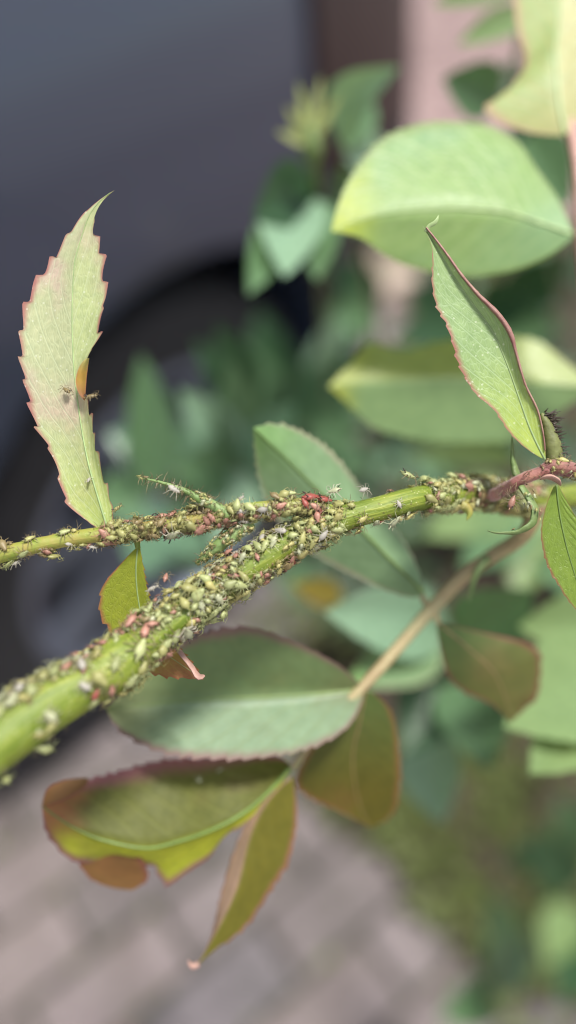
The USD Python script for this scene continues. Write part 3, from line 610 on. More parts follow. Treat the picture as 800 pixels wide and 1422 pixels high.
# red stalk, node, bristly bud, stipules
limb('leaf_stalk', [(676, 690, .129, 7), (697, 682, .121, 9), (718, 670, .115, 8.5), (740, 660, .1135, 8), (762, 652, .1128, 7.5)], 'stalk_red', wob=.2, label='fuzzy red leaf stalk at the right node')
limb('node', [(752, 652, .1128, 6), (768, 648, .1128, 10), (785, 650, .113, 11), (805, 655, .1135, 11), (835, 662, .114, 10)], 'stalk_red', wob=.35, seed=8)
bud = limb('bristly_bud', [(772, 650, .1150, 10), (768, 628, .1148, 13), (763, 604, .1145, 10), (757, 585, .114, 6), (752, 574, .114, 2)], 'bud_olive', wob=.2)
hairs = []
r_ = np.random.default_rng(4)
for k in range(130):
    y = 572 + 78 * r_.random(); x = 757 + (y - 575) * .2 + (r_.random() - .35) * 14; a = -.5 + 1.5 * r_.random(); ln = 8 + 12 * r_.random(); d = .1142 - .001 * r_.random()
    a0 = P(x, y, d); b0 = P(x + ln * math.cos(a * 1.1), y - ln * math.sin(a) * .7, d - .0007 + .002 * r_.random())
    (v, f), _ = tube(np.array([a0, (a0 + b0) / 2, b0]), np.array([.00013, .00009, .00004]), 4); hairs.append((v, f))
obj('bristles', join(hairs), M['bristle'], bud, kind='stuff')
limb('stipule', [(724, 676, .1135, 8), (736, 694, .112, 9), (743, 708, .1112, 9), (741, 722, .111, 8), (730, 734, .1108, 6), (712, 740, .1108, 3.5), (690, 740, .1106, 1.8), (677, 737, .1106, .7)], 'stipule_green', flat=.5, wob=.25, label='curled pale green stipule under the right node')
limb('stipule', [(718, 662, .1165, 10), (713, 640, .1165, 7), (712, 622, .116, 4), (711, 606, .116, 1)], 'stipule_green', flat=.5, wob=.3)
limb('stipule', [(318, 716, .1083, 11), (302, 706, .1079, 9.5), (284, 696, .1076, 7.5), (264, 685, .1074, 5), (240, 675, .1073, 3.2), (216, 668, .1072, 2.0), (192, 663, .1072, .8)], 'stipule_green', flat=.9, wob=.25, seed=4, label='pointed green stipule rising from the left leaf stalk')
limb('stipule', [(350, 724, .1095, 8), (324, 742, .1092, 11), (304, 757, .1090, 10), (288, 770, .1092, 6), (272, 782, .1105, 2)], 'stipule_green', flat=.9, wob=.3, seed=6)
spike = Limb([(318, 716, .1083, 11), (302, 706, .1079, 9.5), (284, 696, .1076, 7.5), (264, 685, .1074, 5), (240, 675, .1073, 3.2), (216, 668, .1072, 2.2), (192, 663, .1072, 1)])
lobe = Limb([(350, 724, .1095, 8), (324, 742, .1092, 11), (304, 757, .1090, 10), (288, 770, .1092, 6), (272, 782, .1105, 2)])
rednode = Limb([(752, 652, .1128, 6), (768, 648, .1128, 10), (785, 650, .113, 11), (805, 655, .1135, 11), (835, 662, .114, 10)])
redstalk = Limb([(697, 682, .121, 9), (718, 670, .115, 8.5), (740, 660, .1135, 8), (762, 652, .1128, 7.5)])
curl = Limb([(724, 676, .1135, 8), (736, 694, .112, 9), (743, 708, .1112, 9), (741, 722, .111, 8), (730, 734, .1108, 6), (712, 740, .1108, 3.5)])
limb('thorn', [(640, 700, .1225, 7), (652, 712, .122, 4.5), (648, 722, .1215, .8)], 'stalk_green', wob=.05)
ps = limb('pale_scale', [(750, 666, .1115, 2), (762, 662, .1108, 9), (772, 666, .1106, 9), (778, 674, .111, 2)], 'pink_scale', flat=.4, wob=.2)

# ------------------------------------------------------------------ the compound leaf on a brown stalk, behind the shoot
spray = thing('compound_leaf', 'compound rose leaf of bronze and green leaflets on a brown stalk', 'rose leaf', loc=P(600, 840, .145))
limb('stalk', [(745, 700, .129, 11), (728, 742, .133, 9.5), (690, 768, .141, 9), (650, 795, .143, 8.5), (600, 845, .144, 8.5), (565, 885, .143, 7.5), (532, 923, .141, 7.5), (505, 952, .139, 7), (455, 1005, .136, 5), (405, 1066, .134, 4)], 'stalk_brown', 20, 60, .06, parent=spray, label='tan brown leaf stalk')
limb('thorn', [(676, 776, .141, 7), (664, 792, .139, 4.5), (656, 812, .138, 3), (651, 836, .137, 1)], 'stipule_green', 10, 16, 0, parent=spray)
limb('leaflet_stalk', [(600, 845, .144, 5), (590, 835, .145, 4), (584, 820, .145, 3)], 'stalk_brown', 10, 10, 0, parent=spray)
limb('leaflet_stalk', [(598, 846, .144, 5), (605, 855, .144, 4), (608, 866, .144, 3)], 'stalk_brown', 10, 10, 0, parent=spray)
leaf(spray, [(588, 822, .145), (545, 780, .146), (500, 735, .145), (450, 690, .143), (400, 640, .140), (352, 594, .137)],
     [(588, 824, .145), (570, 830, .148), (534, 820, .150), (490, 799, .152), (443, 774, .152), (408, 745, .150), (372, 700, .147), (357, 650, .143), (352, 594, .137)],
     [(588, 820, .145), (586, 805, .147), (578, 783, .149), (561, 750, .151), (539, 722, .151), (494, 668, .149), (469, 636, .146), (437, 609, .143), (394, 590, .140), (352, 594, .137)],
     'leaf_bluegreen', 'leaflet', 'blue green leaflet passing behind the aphid covered stem', 'midrib_green', .0003, n=150, across=9, teeth=22, tooth=.10, seed=31, quilt=.002)
leaf(spray, [(505, 957, .139), (440, 964, .137), (370, 968, .135), (300, 970, .133), (230, 976, .131), (148, 985, .129)],
     [(505, 957, .139), (478, 928, .134), (440, 905, .130), (395, 885, .1275), (340, 870, .126), (285, 880, .1255), (235, 902, .126), (180, 945, .127), (148, 985, .128)],
     [(505, 960, .139), (492, 1000, .132), (455, 1030, .127), (405, 1046, .124), (330, 1055, .1225), (250, 1050, .1225), (190, 1030, .124), (160, 1008, .126), (148, 985, .128)],
     'leaf_dark_red', 'leaflet', 'green leaflet with a purple upper margin and a blue sheen', 'midrib_green', .0003, n=150, across=9, teeth=20, tooth=.09, seed=32, quilt=.0015)
leaf(spray, [(508, 960, .139), (500, 1000, .141), (490, 1050, .145), (495, 1100, .150), (515, 1150, .155)],
     [(505, 960, .139), (470, 1000, .139), (432, 1038, .140), (410, 1085, .143), (428, 1106, .147), (470, 1126, .151), (515, 1150, .155)],
     [(515, 960, .139), (544, 988, .141), (554, 1030, .144), (557, 1080, .148), (550, 1122, .152), (515, 1150, .155)],
     'leaf_bronze', 'leaflet', 'bronze leaflet hanging below the stalk end', 'midrib_red', .00016, n=90, across=8, teeth=15, tooth=.09, seed=33, quilt=.005)
leaf(spray, [(608, 866, .144), (650, 900, .146), (690, 940, .149), (708, 1004, .153)],
     [(606, 868, .144), (612, 905, .144), (622, 940, .146), (650, 964, .149), (680, 976, .151), (708, 1004, .153)],
     [(610, 864, .144), (645, 872, .148), (690, 882, .151), (730, 892, .153), (752, 912, .154), (748, 960, .155), (725, 988, .155), (708, 1004, .153)],
     'leaf_maroon', 'leaflet', 'dark maroon leaflet facing away at the right of the stalk', 'midrib_red', .00016, n=90, across=8, teeth=15, tooth=.09, seed=34)
leaf(spray, [(403, 1066, .134), (375, 1098, .133), (340, 1128, .131), (300, 1150, .129), (250, 1168, .128), (205, 1178, .127), (144, 1167, .126), (100, 1148, .125), (58, 1118, .124)],
     [(403, 1062, .134), (385, 1050, .137), (345, 1046, .138), (276, 1052, .138), (190, 1063, .135), (132, 1080, .131), (86, 1098, .127), (58, 1118, .124)],
     [(404, 1070, .134), (345, 1140, .133), (316, 1160, .133), (290, 1192, .136), (262, 1208, .137), (232, 1227, .138), (214, 1204, .135), (188, 1202, .133), (150, 1200, .134), (108, 1195, .132), (76, 1170, .129), (61, 1148, .126), (58, 1118, .124)],
     'leaf_fold_bronze', 'leaflet', 'folded bronze leaflet with a yellow green lower half', 'midrib_green', .0004, n=160, across=12, teeth=20, tooth=.09, seed=35, quilt=.003, ripple=.022, belly=-.04)
leaf(spray, [(150, 1176, .131), (142, 1205, .1335), (184, 1236, .136)], [(140, 1174, .131), (108, 1192, .132), (128, 1222, .1345), (184, 1236, .136)], [(160, 1176, .131), (200, 1196, .132), (206, 1216, .1345), (184, 1236, .136)],
     'leaf_rust', 'curled_lobe', 'red brown curled lobe under the folded leaflet', n=50, across=6, teeth=7, tooth=.12, seed=39)
leaf(spray, [(58, 1120, .1235), (76, 1103, .1245), (122, 1084, .1265)], [(58, 1120, .1235), (64, 1098, .1255), (122, 1080, .1268)], [(58, 1120, .1235), (88, 1112, .1235), (122, 1088, .1255)], 'leaf_rust', 'curled_tip', 'orange brown curled tip of the folded leaflet', n=30, across=5, teeth=4, tooth=.1, seed=40)
leaf(spray, [(405, 1080, .134), (370, 1115, .132), (347, 1161, .131), (330, 1230, .130), (301, 1293, .129), (270, 1346, .128)],
     [(406, 1080, .134), (413, 1132, .136), (405, 1184, .137), (375, 1238, .136), (335, 1293, .133), (300, 1318, .130), (270, 1346, .128)],
     [(402, 1082, .134), (356, 1120, .134), (324, 1184, .1345), (307, 1242, .134), (291, 1305, .1315), (270, 1346, .128)],
     'leaf_hang', 'leaflet', 'narrow bronze leaflet hanging point down with a pink side', 'midrib_red', .00016, n=90, across=8, teeth=15, tooth=.08, seed=36)
(v, f), uv = tube(PP([(276, 1338, .140), (268, 1342, .1395), (262, 1334, .139)]), np.array([4, 4, 1]) * .128 / FPX, 8, n=8); obj('leaflet_tip', (v, f), M['pink_scale'], spray, uv=uv)

# ------------------------------------------------------------------ the pale-leaved shoot at the right edge
side_shoot = thing('rose_shoot', 'rose shoot with big pale green leaves at the right edge', 'rose shoot', loc=P(800, 260, .17))
limb('stem', [(784, -90, .20, 6), (788, 60, .189, 6.5), (792, 170, .181, 7), (802, 230, .176, 7.5), (808, 325, .171, 7.5), (820, 430, .175, 10), (825, 530, .19, 10), (850, 640, .21, 10)], 'pink_scale', 14, 40, .1, parent=side_shoot, label='pinkish brown stem')
leaf(side_shoot, [(795, 325, .168), (755, 311, .168), (692, 293, .167), (620, 289, .166), (552, 294, .165), (497, 306, .164), (460, 322, .163)],
     [(795, 323, .168), (777, 279, .172), (746, 234, .175), (719, 196, .177), (674, 173, .178), (611, 168, .177), (543, 186, .174), (503, 222, .170), (476, 267, .166), (460, 322, .163)],
     [(795, 330, .168), (755, 360, .170), (710, 377, .172), (651, 385, .173), (575, 372, .172), (530, 351, .169), (500, 330, .165), (460, 322, .163)],
     'leaf_big_pale', 'leaf', 'broad pale green leaf with a yellow tip pointing left', 'midrib_pale', .0003, n=220, across=9, teeth=34, tooth=.055, seed=41, quilt=.0015)
leaf(side_shoot, [(785, 186, .178), (775, 126, .180), (772, 81, .182), (776, 27, .185), (780, -40, .188), (785, -120, .19)],
     [(783, 188, .178), (745, 186, .180), (705, 175, .182), (674, 152, .183), (708, 122, .184), (729, 85, .186), (716, 30, .188), (712, -20, .19), (745, -80, .19), (785, -120, .19)],
     [(787, 186, .178), (812, 165, .18), (840, 110, .183), (850, 40, .186), (835, -50, .188), (785, -120, .19)],
     'leaf_top_pale', 'leaf', 'pale yellowish green leaf in the upper right corner', 'midrib_pale', .0004, n=90, across=8, teeth=14, tooth=.05, seed=42)
leaf(side_shoot, [(828, 538, .20), (740, 532, .202), (650, 526, .203), (540, 530, .201), (456, 537, .198)],
     [(828, 540, .20), (775, 575, .204), (737, 608, .207), (650, 615, .209), (575, 609, .208), (519, 592, .205), (481, 558, .201), (456, 537, .198)],
     [(828, 535, .20), (794, 508, .204), (737, 470, .207), (670, 466, .209), (612, 474, .209), (562, 486, .207), (519, 476, .205), (487, 505, .201), (456, 537, .198)],
     'leaf_two_tone', 'leaf', 'leaf with yellow green upper half and blue green lower half', 'midrib_pale', .0003, n=160, across=8, teeth=22, tooth=.07, seed=43)

# ------------------------------------------------------------------ background foliage: rose bushes and plants, each rooted in the bed
def plant(name, label, cat, root_px, leaves, material='woody', group=None, r0=.004, near=1.0):
    """A plant by its leaves (base, tip in pixels and depth, width, material); stems run from the root to each leaf base."""
    root = np.array(root_px, float)
    leaves = [((*l[0][:2], l[0][2] * near), (*l[1][:2], l[1][2] * near), *l[2:]) for l in leaves]
    t = thing(name, label, cat, group, loc=root)
    bases = [P(*l[0]) for l in leaves]
    top = np.mean(bases, 0); mid = root * .45 + top * .55 + [0, 0, .03]
    (v, f), uv = tube(np.array([root - [0, 0, .02], root * .7 + mid * .3 + [.01, 0, .01], mid, top]), np.array([r0 * 1.3, r0, r0 * .8, r0 * .5]), 8, n=20, wob=.1)
    obj('stem', (v, f), M[material], t, uv=uv)
    for k, l in enumerate(leaves):
        b, tp, w, m = l[:4]; kw = l[4] if len(l) > 4 else {}
        bb = P(*b); a = top if np.linalg.norm(top - bb) > .004 else mid
        (v, f), uv = tube(np.array([a, (a + bb) / 2 + [0, 0, .004], bb]), np.array([r0 * .4, r0 * .3, r0 * .22]), 6, n=8)
        obj('leaf_stalk', (v, f), M[material], t, uv=uv)
        quick(t, b, tp, w, m, seed=hash_(label) + k, **{**dict(fold=.3, bow=.03), **kw})
    return t
def hash_(s): return sum(ord(c) * (i + 3) for i, c in enumerate(s)) % 1000
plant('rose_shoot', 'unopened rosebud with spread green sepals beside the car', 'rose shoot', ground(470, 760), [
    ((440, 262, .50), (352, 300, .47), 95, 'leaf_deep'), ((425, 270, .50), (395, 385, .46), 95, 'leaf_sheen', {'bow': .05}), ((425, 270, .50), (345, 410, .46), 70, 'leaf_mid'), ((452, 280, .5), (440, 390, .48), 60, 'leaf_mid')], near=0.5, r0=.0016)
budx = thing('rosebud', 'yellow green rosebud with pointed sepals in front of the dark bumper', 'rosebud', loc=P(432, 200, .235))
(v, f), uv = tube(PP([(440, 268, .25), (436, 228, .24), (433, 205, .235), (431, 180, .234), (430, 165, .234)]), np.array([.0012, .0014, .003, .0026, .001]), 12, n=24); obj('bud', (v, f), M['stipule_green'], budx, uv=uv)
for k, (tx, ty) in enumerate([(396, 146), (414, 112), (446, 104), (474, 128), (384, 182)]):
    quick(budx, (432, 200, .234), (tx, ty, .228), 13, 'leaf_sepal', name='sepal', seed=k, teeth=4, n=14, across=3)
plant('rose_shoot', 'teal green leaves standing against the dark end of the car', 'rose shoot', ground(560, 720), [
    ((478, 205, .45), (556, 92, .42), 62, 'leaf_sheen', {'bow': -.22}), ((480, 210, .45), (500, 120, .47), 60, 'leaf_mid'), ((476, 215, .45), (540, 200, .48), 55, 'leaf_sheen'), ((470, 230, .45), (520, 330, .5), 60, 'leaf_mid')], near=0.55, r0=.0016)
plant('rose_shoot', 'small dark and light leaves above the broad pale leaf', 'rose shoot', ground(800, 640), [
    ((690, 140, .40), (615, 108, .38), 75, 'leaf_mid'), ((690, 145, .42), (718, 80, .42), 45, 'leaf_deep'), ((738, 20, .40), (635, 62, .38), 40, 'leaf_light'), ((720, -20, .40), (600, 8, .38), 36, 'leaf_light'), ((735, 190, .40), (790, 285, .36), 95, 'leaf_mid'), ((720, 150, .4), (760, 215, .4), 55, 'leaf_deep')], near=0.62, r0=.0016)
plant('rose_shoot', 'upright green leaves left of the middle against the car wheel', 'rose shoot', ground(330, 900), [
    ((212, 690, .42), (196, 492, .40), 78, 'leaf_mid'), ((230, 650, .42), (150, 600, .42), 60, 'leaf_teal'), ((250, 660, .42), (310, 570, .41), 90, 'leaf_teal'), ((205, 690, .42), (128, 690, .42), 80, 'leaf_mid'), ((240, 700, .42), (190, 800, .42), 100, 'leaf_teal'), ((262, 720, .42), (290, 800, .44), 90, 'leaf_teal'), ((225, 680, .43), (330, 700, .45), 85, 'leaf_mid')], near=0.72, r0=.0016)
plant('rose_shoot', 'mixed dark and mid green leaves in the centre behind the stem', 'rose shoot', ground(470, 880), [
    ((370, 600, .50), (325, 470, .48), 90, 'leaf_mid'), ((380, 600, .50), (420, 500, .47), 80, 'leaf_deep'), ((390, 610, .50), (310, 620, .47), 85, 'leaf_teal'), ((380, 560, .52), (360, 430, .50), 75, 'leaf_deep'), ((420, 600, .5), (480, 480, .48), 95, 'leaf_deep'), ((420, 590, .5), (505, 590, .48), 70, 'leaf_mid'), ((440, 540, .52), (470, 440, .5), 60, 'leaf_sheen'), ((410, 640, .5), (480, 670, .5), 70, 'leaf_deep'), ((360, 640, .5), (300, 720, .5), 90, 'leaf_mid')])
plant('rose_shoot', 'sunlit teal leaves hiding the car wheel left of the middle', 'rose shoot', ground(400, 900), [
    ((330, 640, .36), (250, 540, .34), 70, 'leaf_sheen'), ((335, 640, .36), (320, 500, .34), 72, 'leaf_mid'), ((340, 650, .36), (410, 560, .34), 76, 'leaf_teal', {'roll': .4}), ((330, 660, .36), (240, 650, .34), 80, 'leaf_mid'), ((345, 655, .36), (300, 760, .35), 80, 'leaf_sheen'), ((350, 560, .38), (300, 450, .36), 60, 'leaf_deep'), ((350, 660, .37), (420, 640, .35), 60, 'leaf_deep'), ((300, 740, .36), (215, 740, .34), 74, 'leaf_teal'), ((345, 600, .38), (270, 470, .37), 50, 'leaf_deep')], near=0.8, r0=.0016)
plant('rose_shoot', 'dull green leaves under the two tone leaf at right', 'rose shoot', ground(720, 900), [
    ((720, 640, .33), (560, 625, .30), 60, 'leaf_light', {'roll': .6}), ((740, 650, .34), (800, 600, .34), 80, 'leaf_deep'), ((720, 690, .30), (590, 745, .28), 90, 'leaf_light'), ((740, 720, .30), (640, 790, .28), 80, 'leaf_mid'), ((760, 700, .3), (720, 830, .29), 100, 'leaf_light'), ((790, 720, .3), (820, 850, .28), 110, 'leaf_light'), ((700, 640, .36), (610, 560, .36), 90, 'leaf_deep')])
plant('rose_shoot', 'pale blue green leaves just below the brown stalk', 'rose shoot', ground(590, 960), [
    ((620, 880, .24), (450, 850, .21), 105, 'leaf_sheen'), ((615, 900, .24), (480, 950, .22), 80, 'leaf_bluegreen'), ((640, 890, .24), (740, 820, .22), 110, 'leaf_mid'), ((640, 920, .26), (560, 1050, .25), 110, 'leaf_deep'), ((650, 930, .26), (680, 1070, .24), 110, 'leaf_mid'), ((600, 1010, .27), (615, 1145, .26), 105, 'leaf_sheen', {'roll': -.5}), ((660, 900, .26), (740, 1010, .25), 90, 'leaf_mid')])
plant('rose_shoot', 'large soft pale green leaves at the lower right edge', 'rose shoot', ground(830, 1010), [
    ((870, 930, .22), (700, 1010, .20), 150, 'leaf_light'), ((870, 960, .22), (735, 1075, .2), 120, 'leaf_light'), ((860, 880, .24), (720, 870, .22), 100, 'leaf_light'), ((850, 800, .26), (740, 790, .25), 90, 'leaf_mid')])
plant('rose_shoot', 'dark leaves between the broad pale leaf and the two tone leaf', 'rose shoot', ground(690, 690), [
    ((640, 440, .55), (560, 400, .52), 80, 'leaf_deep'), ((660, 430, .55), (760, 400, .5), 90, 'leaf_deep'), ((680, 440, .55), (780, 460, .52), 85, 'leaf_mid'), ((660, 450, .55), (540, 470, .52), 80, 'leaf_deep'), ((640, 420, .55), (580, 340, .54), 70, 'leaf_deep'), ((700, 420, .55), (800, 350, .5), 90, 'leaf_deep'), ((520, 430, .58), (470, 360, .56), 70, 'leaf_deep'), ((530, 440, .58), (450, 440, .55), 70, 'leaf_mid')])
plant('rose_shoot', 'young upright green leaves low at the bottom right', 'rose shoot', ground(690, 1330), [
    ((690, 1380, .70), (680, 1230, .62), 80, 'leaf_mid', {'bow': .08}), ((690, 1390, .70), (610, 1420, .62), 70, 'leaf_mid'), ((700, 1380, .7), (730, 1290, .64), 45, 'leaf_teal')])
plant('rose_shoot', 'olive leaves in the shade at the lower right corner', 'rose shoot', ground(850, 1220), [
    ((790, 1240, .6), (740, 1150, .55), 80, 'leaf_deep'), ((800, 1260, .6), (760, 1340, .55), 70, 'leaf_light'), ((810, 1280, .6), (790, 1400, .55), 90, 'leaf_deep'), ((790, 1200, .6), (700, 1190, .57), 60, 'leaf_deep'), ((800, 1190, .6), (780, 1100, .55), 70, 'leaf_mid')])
# random lower foliage fills the depth of the bed
r_ = np.random.default_rng(23)
for k, (gx_, gy_, lab) in enumerate([(560, 640, 'low dark leafy rose growth behind the centre of the bed'), (700, 560, 'low dark leafy rose growth at the back of the bed'), (470, 760, 'low dark leafy rose growth beside the car wheel'), (640, 800, 'low dark leafy rose growth in the middle of the bed'), (760, 830, 'low dark leafy rose growth at the right of the bed'), (520, 900, 'low dark leafy rose growth near the paving edge')]):
    c = ground(gx_, gy_); t = thing('low_rose_plant', lab, 'rose plant', loc=c)
    for s in range(5):
        top = c + [(r_.random() - .5) * .25, (r_.random() - .5) * .25, .14 + .22 * r_.random()]
        q = resample(np.array([c, (c + top) / 2 + [.02, 0, .03], top]), 8)
        (v, f), uv = tube(q, np.linspace(.004, .0015, 8), 6); obj('stem', (v, f), M['woody'], t, uv=uv)
        for j in range(10):
            b = q[int(2 + 6 * r_.random())] + (r_.random(3) - .5) * .006; a = r_.random() * 6.283
            tp = b + np.array([math.cos(a), math.sin(a), -.2 + .5 * r_.random()]) * (.035 + .03 * r_.random())
            quick(t, b, tp, .030 + .014 * r_.random(), ('leaf_deep', 'leaf_deep', 'leaf_mid', 'leaf_teal')[int(r_.integers(4))], world=True, normal=(0, 0, 1), seed=k * 100 + s * 10 + j, n=14, across=3, teeth=6, fold=.25, droop=.1)
# single leaves lying in the bed
lt = thing('dry_leaf', 'pale dry fallen leaf lying among the stems', 'leaf', loc=P(535, 378, .75)); quick(lt, (490, 385, .76), (590, 372, .72), 75, 'leaf_dry', name='blade', fold=.4, roll=.3)
lt = thing('yellowed_leaf', 'small yellowed leaf below the middle of the stem', 'leaf', loc=P(440, 825, .25)); quick(lt, (475, 830, .25), (405, 812, .24), 42, 'leaf_yellow', name='blade', fold=.3)

# ------------------------------------------------------------------ aphids
def amat(name, col, hue=None, trans=.28, rough=.38): plain(name, col, rough, .25, 1800, .3, 6000, .00006, hue=hue, trans=trans)
amat('aphid_olive', (.33, .31, .10), (.42, .42, .17)); amat('aphid_green', (.37, .41, .15), (.45, .48, .23)); amat('aphid_pale', (.44, .46, .26), (.52, .53, .35))
amat('aphid_yellow', (.42, .38, .12), (.48, .44, .18)); amat('aphid_pink', (.42, .17, .125), (.50, .29, .21)); amat('aphid_red', (.33, .06, .045), (.42, .12, .09)); amat('aphid_white', (.46, .43, .36), (.55, .52, .46), .4, .6)
amat('aphid_brown', (.22, .165, .07), (.30, .235, .11)); amat('aphid_leg', (.13, .09, .045), (.2, .16, .08), .1); amat('aphid_leg_pale', (.42, .39, .29), (.48, .44, .34), .2); amat('aphid_dark', (.03, .022, .018), None, 0.0)
def aphid_body(fat=1.0, seg=16, ring=12, seed=0):
    """Pear-shaped body 1 long (x forward), with a head and abdominal folds."""
    r = np.random.default_rng(seed)
    u = np.linspace(0, 1, seg); x = -.5 + u
    w = np.interp(u, [0, .05, .2, .4, .6, .75, .84, .92, 1], [.01, .13, .25, .29, .25, .17, .145, .115, .01]) * fat
    w = w * (1 + .035 * np.sin(u * 2 * np.pi * 9) * (u < .75))
    h = w * .82; a = np.arange(ring) * 2 * np.pi / ring
    V = np.stack([np.repeat(x[:, None], ring, 1), w[:, None] * np.cos(a), .2 * fat + h[:, None] * np.where(np.sin(a) < 0, .62, 1) * np.sin(a)], -1).reshape(-1, 3)
    F = []
    for i in range(seg - 1):
        for j in range(ring):
            q, b, c, d = i * ring + j, i * ring + (j + 1) % ring, (i + 1) * ring + (j + 1) % ring, (i + 1) * ring + j
            F += [[q, c, b], [q, d, c]]
    return V, np.array(F)[:, ::-1] if False else np.array(F)
def st(a, r, sides=4): return tube(np.array(a, float), np.array(r, float), sides)[0]
def aphid_limbs(seed, spread=1.0, thick=1.0):
    r = np.random.default_rng(seed); legs, ant, corn = [], [], []
    for s in (-1, 1):
        for x, sw in ((.22, .5), (.10, -.15), (-.05, -.65)):
            k = spread * (.85 + .3 * r.random()); jx = (r.random() - .5) * .12
            legs.append(st([[x, s * .1, .16], [x + sw * .25 + jx, s * .36 * k, .30], [x + sw * .62 + jx, s * .60 * k, .0], [x + sw * .70 + jx, s * .64 * k, -.01]], np.array([.022, .018, .012, .009]) * thick))
        ant.append(st([[.44, s * .06, .24], [.56, s * .16, .34], [.40 + .25 * r.random(), s * .34, .42], [.05 + .3 * r.random(), s * (.42 + .1 * r.random()), .46]], np.array([.018, .013, .010, .006]) * thick))
        corn.append(st([[-.30, s * .13, .30], [-.42, s * .18, .40], [-.50, s * .2, .44]], np.array([.026, .02, .016]) * thick))
    cauda = st([[-.47, 0, .22], [-.58, 0, .26], [-.63, 0, .28]], np.array([.05, .035, .01]))
    return legs, ant, corn, cauda
def frame(pos, nrm, fwd, size):
    z = nrm / np.linalg.norm(nrm); x = fwd - z * (fwd @ z); x /= np.linalg.norm(x); y = np.cross(z, x)
    return Gf.Matrix4d(*(x * size), 0, *(y * size), 0, *(z * size), 0, *pos, 1)
protos = {}
def big_aphid(kind, pos, nrm, fwd, size, label, group=None, name='aphid', fat=1.0):
    """A large aphid with its parts; later ones of a kind reference the first."""
    col = {'green': 'aphid_green', 'pale': 'aphid_pale', 'pink': 'aphid_pink', 'red': 'aphid_red', 'yellow': 'aphid_yellow', 'olive': 'aphid_olive', 'white': 'aphid_white', 'brown': 'aphid_brown'}[kind]
    x = UsdGeom.Xform.Define(stage, path_of(name))
    if (kind, name) in protos:
        x.GetPrim().GetReferences().AddInternalReference(protos[kind, name]); x.GetPrim().SetInstanceable(True)
    else:
        protos[kind, name] = x.GetPath(); x.loc = np.zeros(3)
        sd = hash_(kind); legs, ant, corn, cauda = aphid_limbs(sd, 1.1, thick=1.7 if name == 'aphid' else 1.4)
        lm = 'aphid_leg_pale' if kind in ('white', 'pale') else 'aphid_leg'
        obj('body', aphid_body(.85, 24, 16, sd), M[col], x)
        for l in legs: obj('leg', l, M[lm], x)
        for a in ant: obj('antenna', a, M[lm], x)
        if name == 'aphid':
            for c in corn: obj('cornicle', c, M['aphid_dark'], x)
        obj('tail', cauda, M[col], x)
    ops = x.GetOrderedXformOps()
    (ops[0] if ops else x.AddTransformOp()).Set(frame(pos, nrm, fwd, size))
    tag(x, label, 'aphid skin' if name == 'aphid_skin' else 'aphid', group)
    return x
small_cache = []
for k in range(10):
    legs, ant, corn, cauda = aphid_limbs(100 + k, .95, 1.35)
    small_cache.append(join([aphid_body(.84 + .14 * (k % 3), 12, 10, k)] + legs + ant + [cauda] + (corn if k % 2 else [])))
def small_aphid(col, pos, nrm, fwd, size, label, group):
    k = int(rng.integers(len(small_cache))); p = path_of('aphid')
    m = usdkit.mesh(stage, p, small_cache[k], M[col], smooth=True)
    m.AddTransformOp().Set(frame(pos, nrm, fwd, size)); tag(m, label, 'aphid', group)
def locate(limb_, x, y):
    """Index and angle on a limb that shows at pixel (x, y)."""
    q = px(limb_.c); k = int(np.argmin((q[:, 0] - x) ** 2 + (q[:, 1] - y) ** 2))
    T2 = q[min(k + 2, limb_.n - 1), :2] - q[max(k - 2, 0), :2]; T2 = T2 / np.linalg.norm(T2)
    off = (x - q[k, 0]) * T2[1] - (y - q[k, 1]) * T2[0]          # positive above
    return k, math.asin(np.clip(off / (limb_.r[k] * FPX / q[k, 2]), -1, 1))
taken = []
def free(p, r):
    for q, rr in taken:
        if np.sum((p - q) ** 2) < (r + rr) ** 2: return False
    taken.append((p, r)); return True
def on(limb_, x, y, kind, size_mm, turn, label, name='aphid', lift=0.0):
    k, th = locate(limb_, x, y); p, n, T = limb_.at(k, th); a = math.radians(turn); s = np.cross(n, T)
    big_aphid(kind, p + n * lift, n, T * math.cos(a) + s * math.sin(a), size_mm / 1000, label, name=name); taken.append((p, size_mm * .00035))
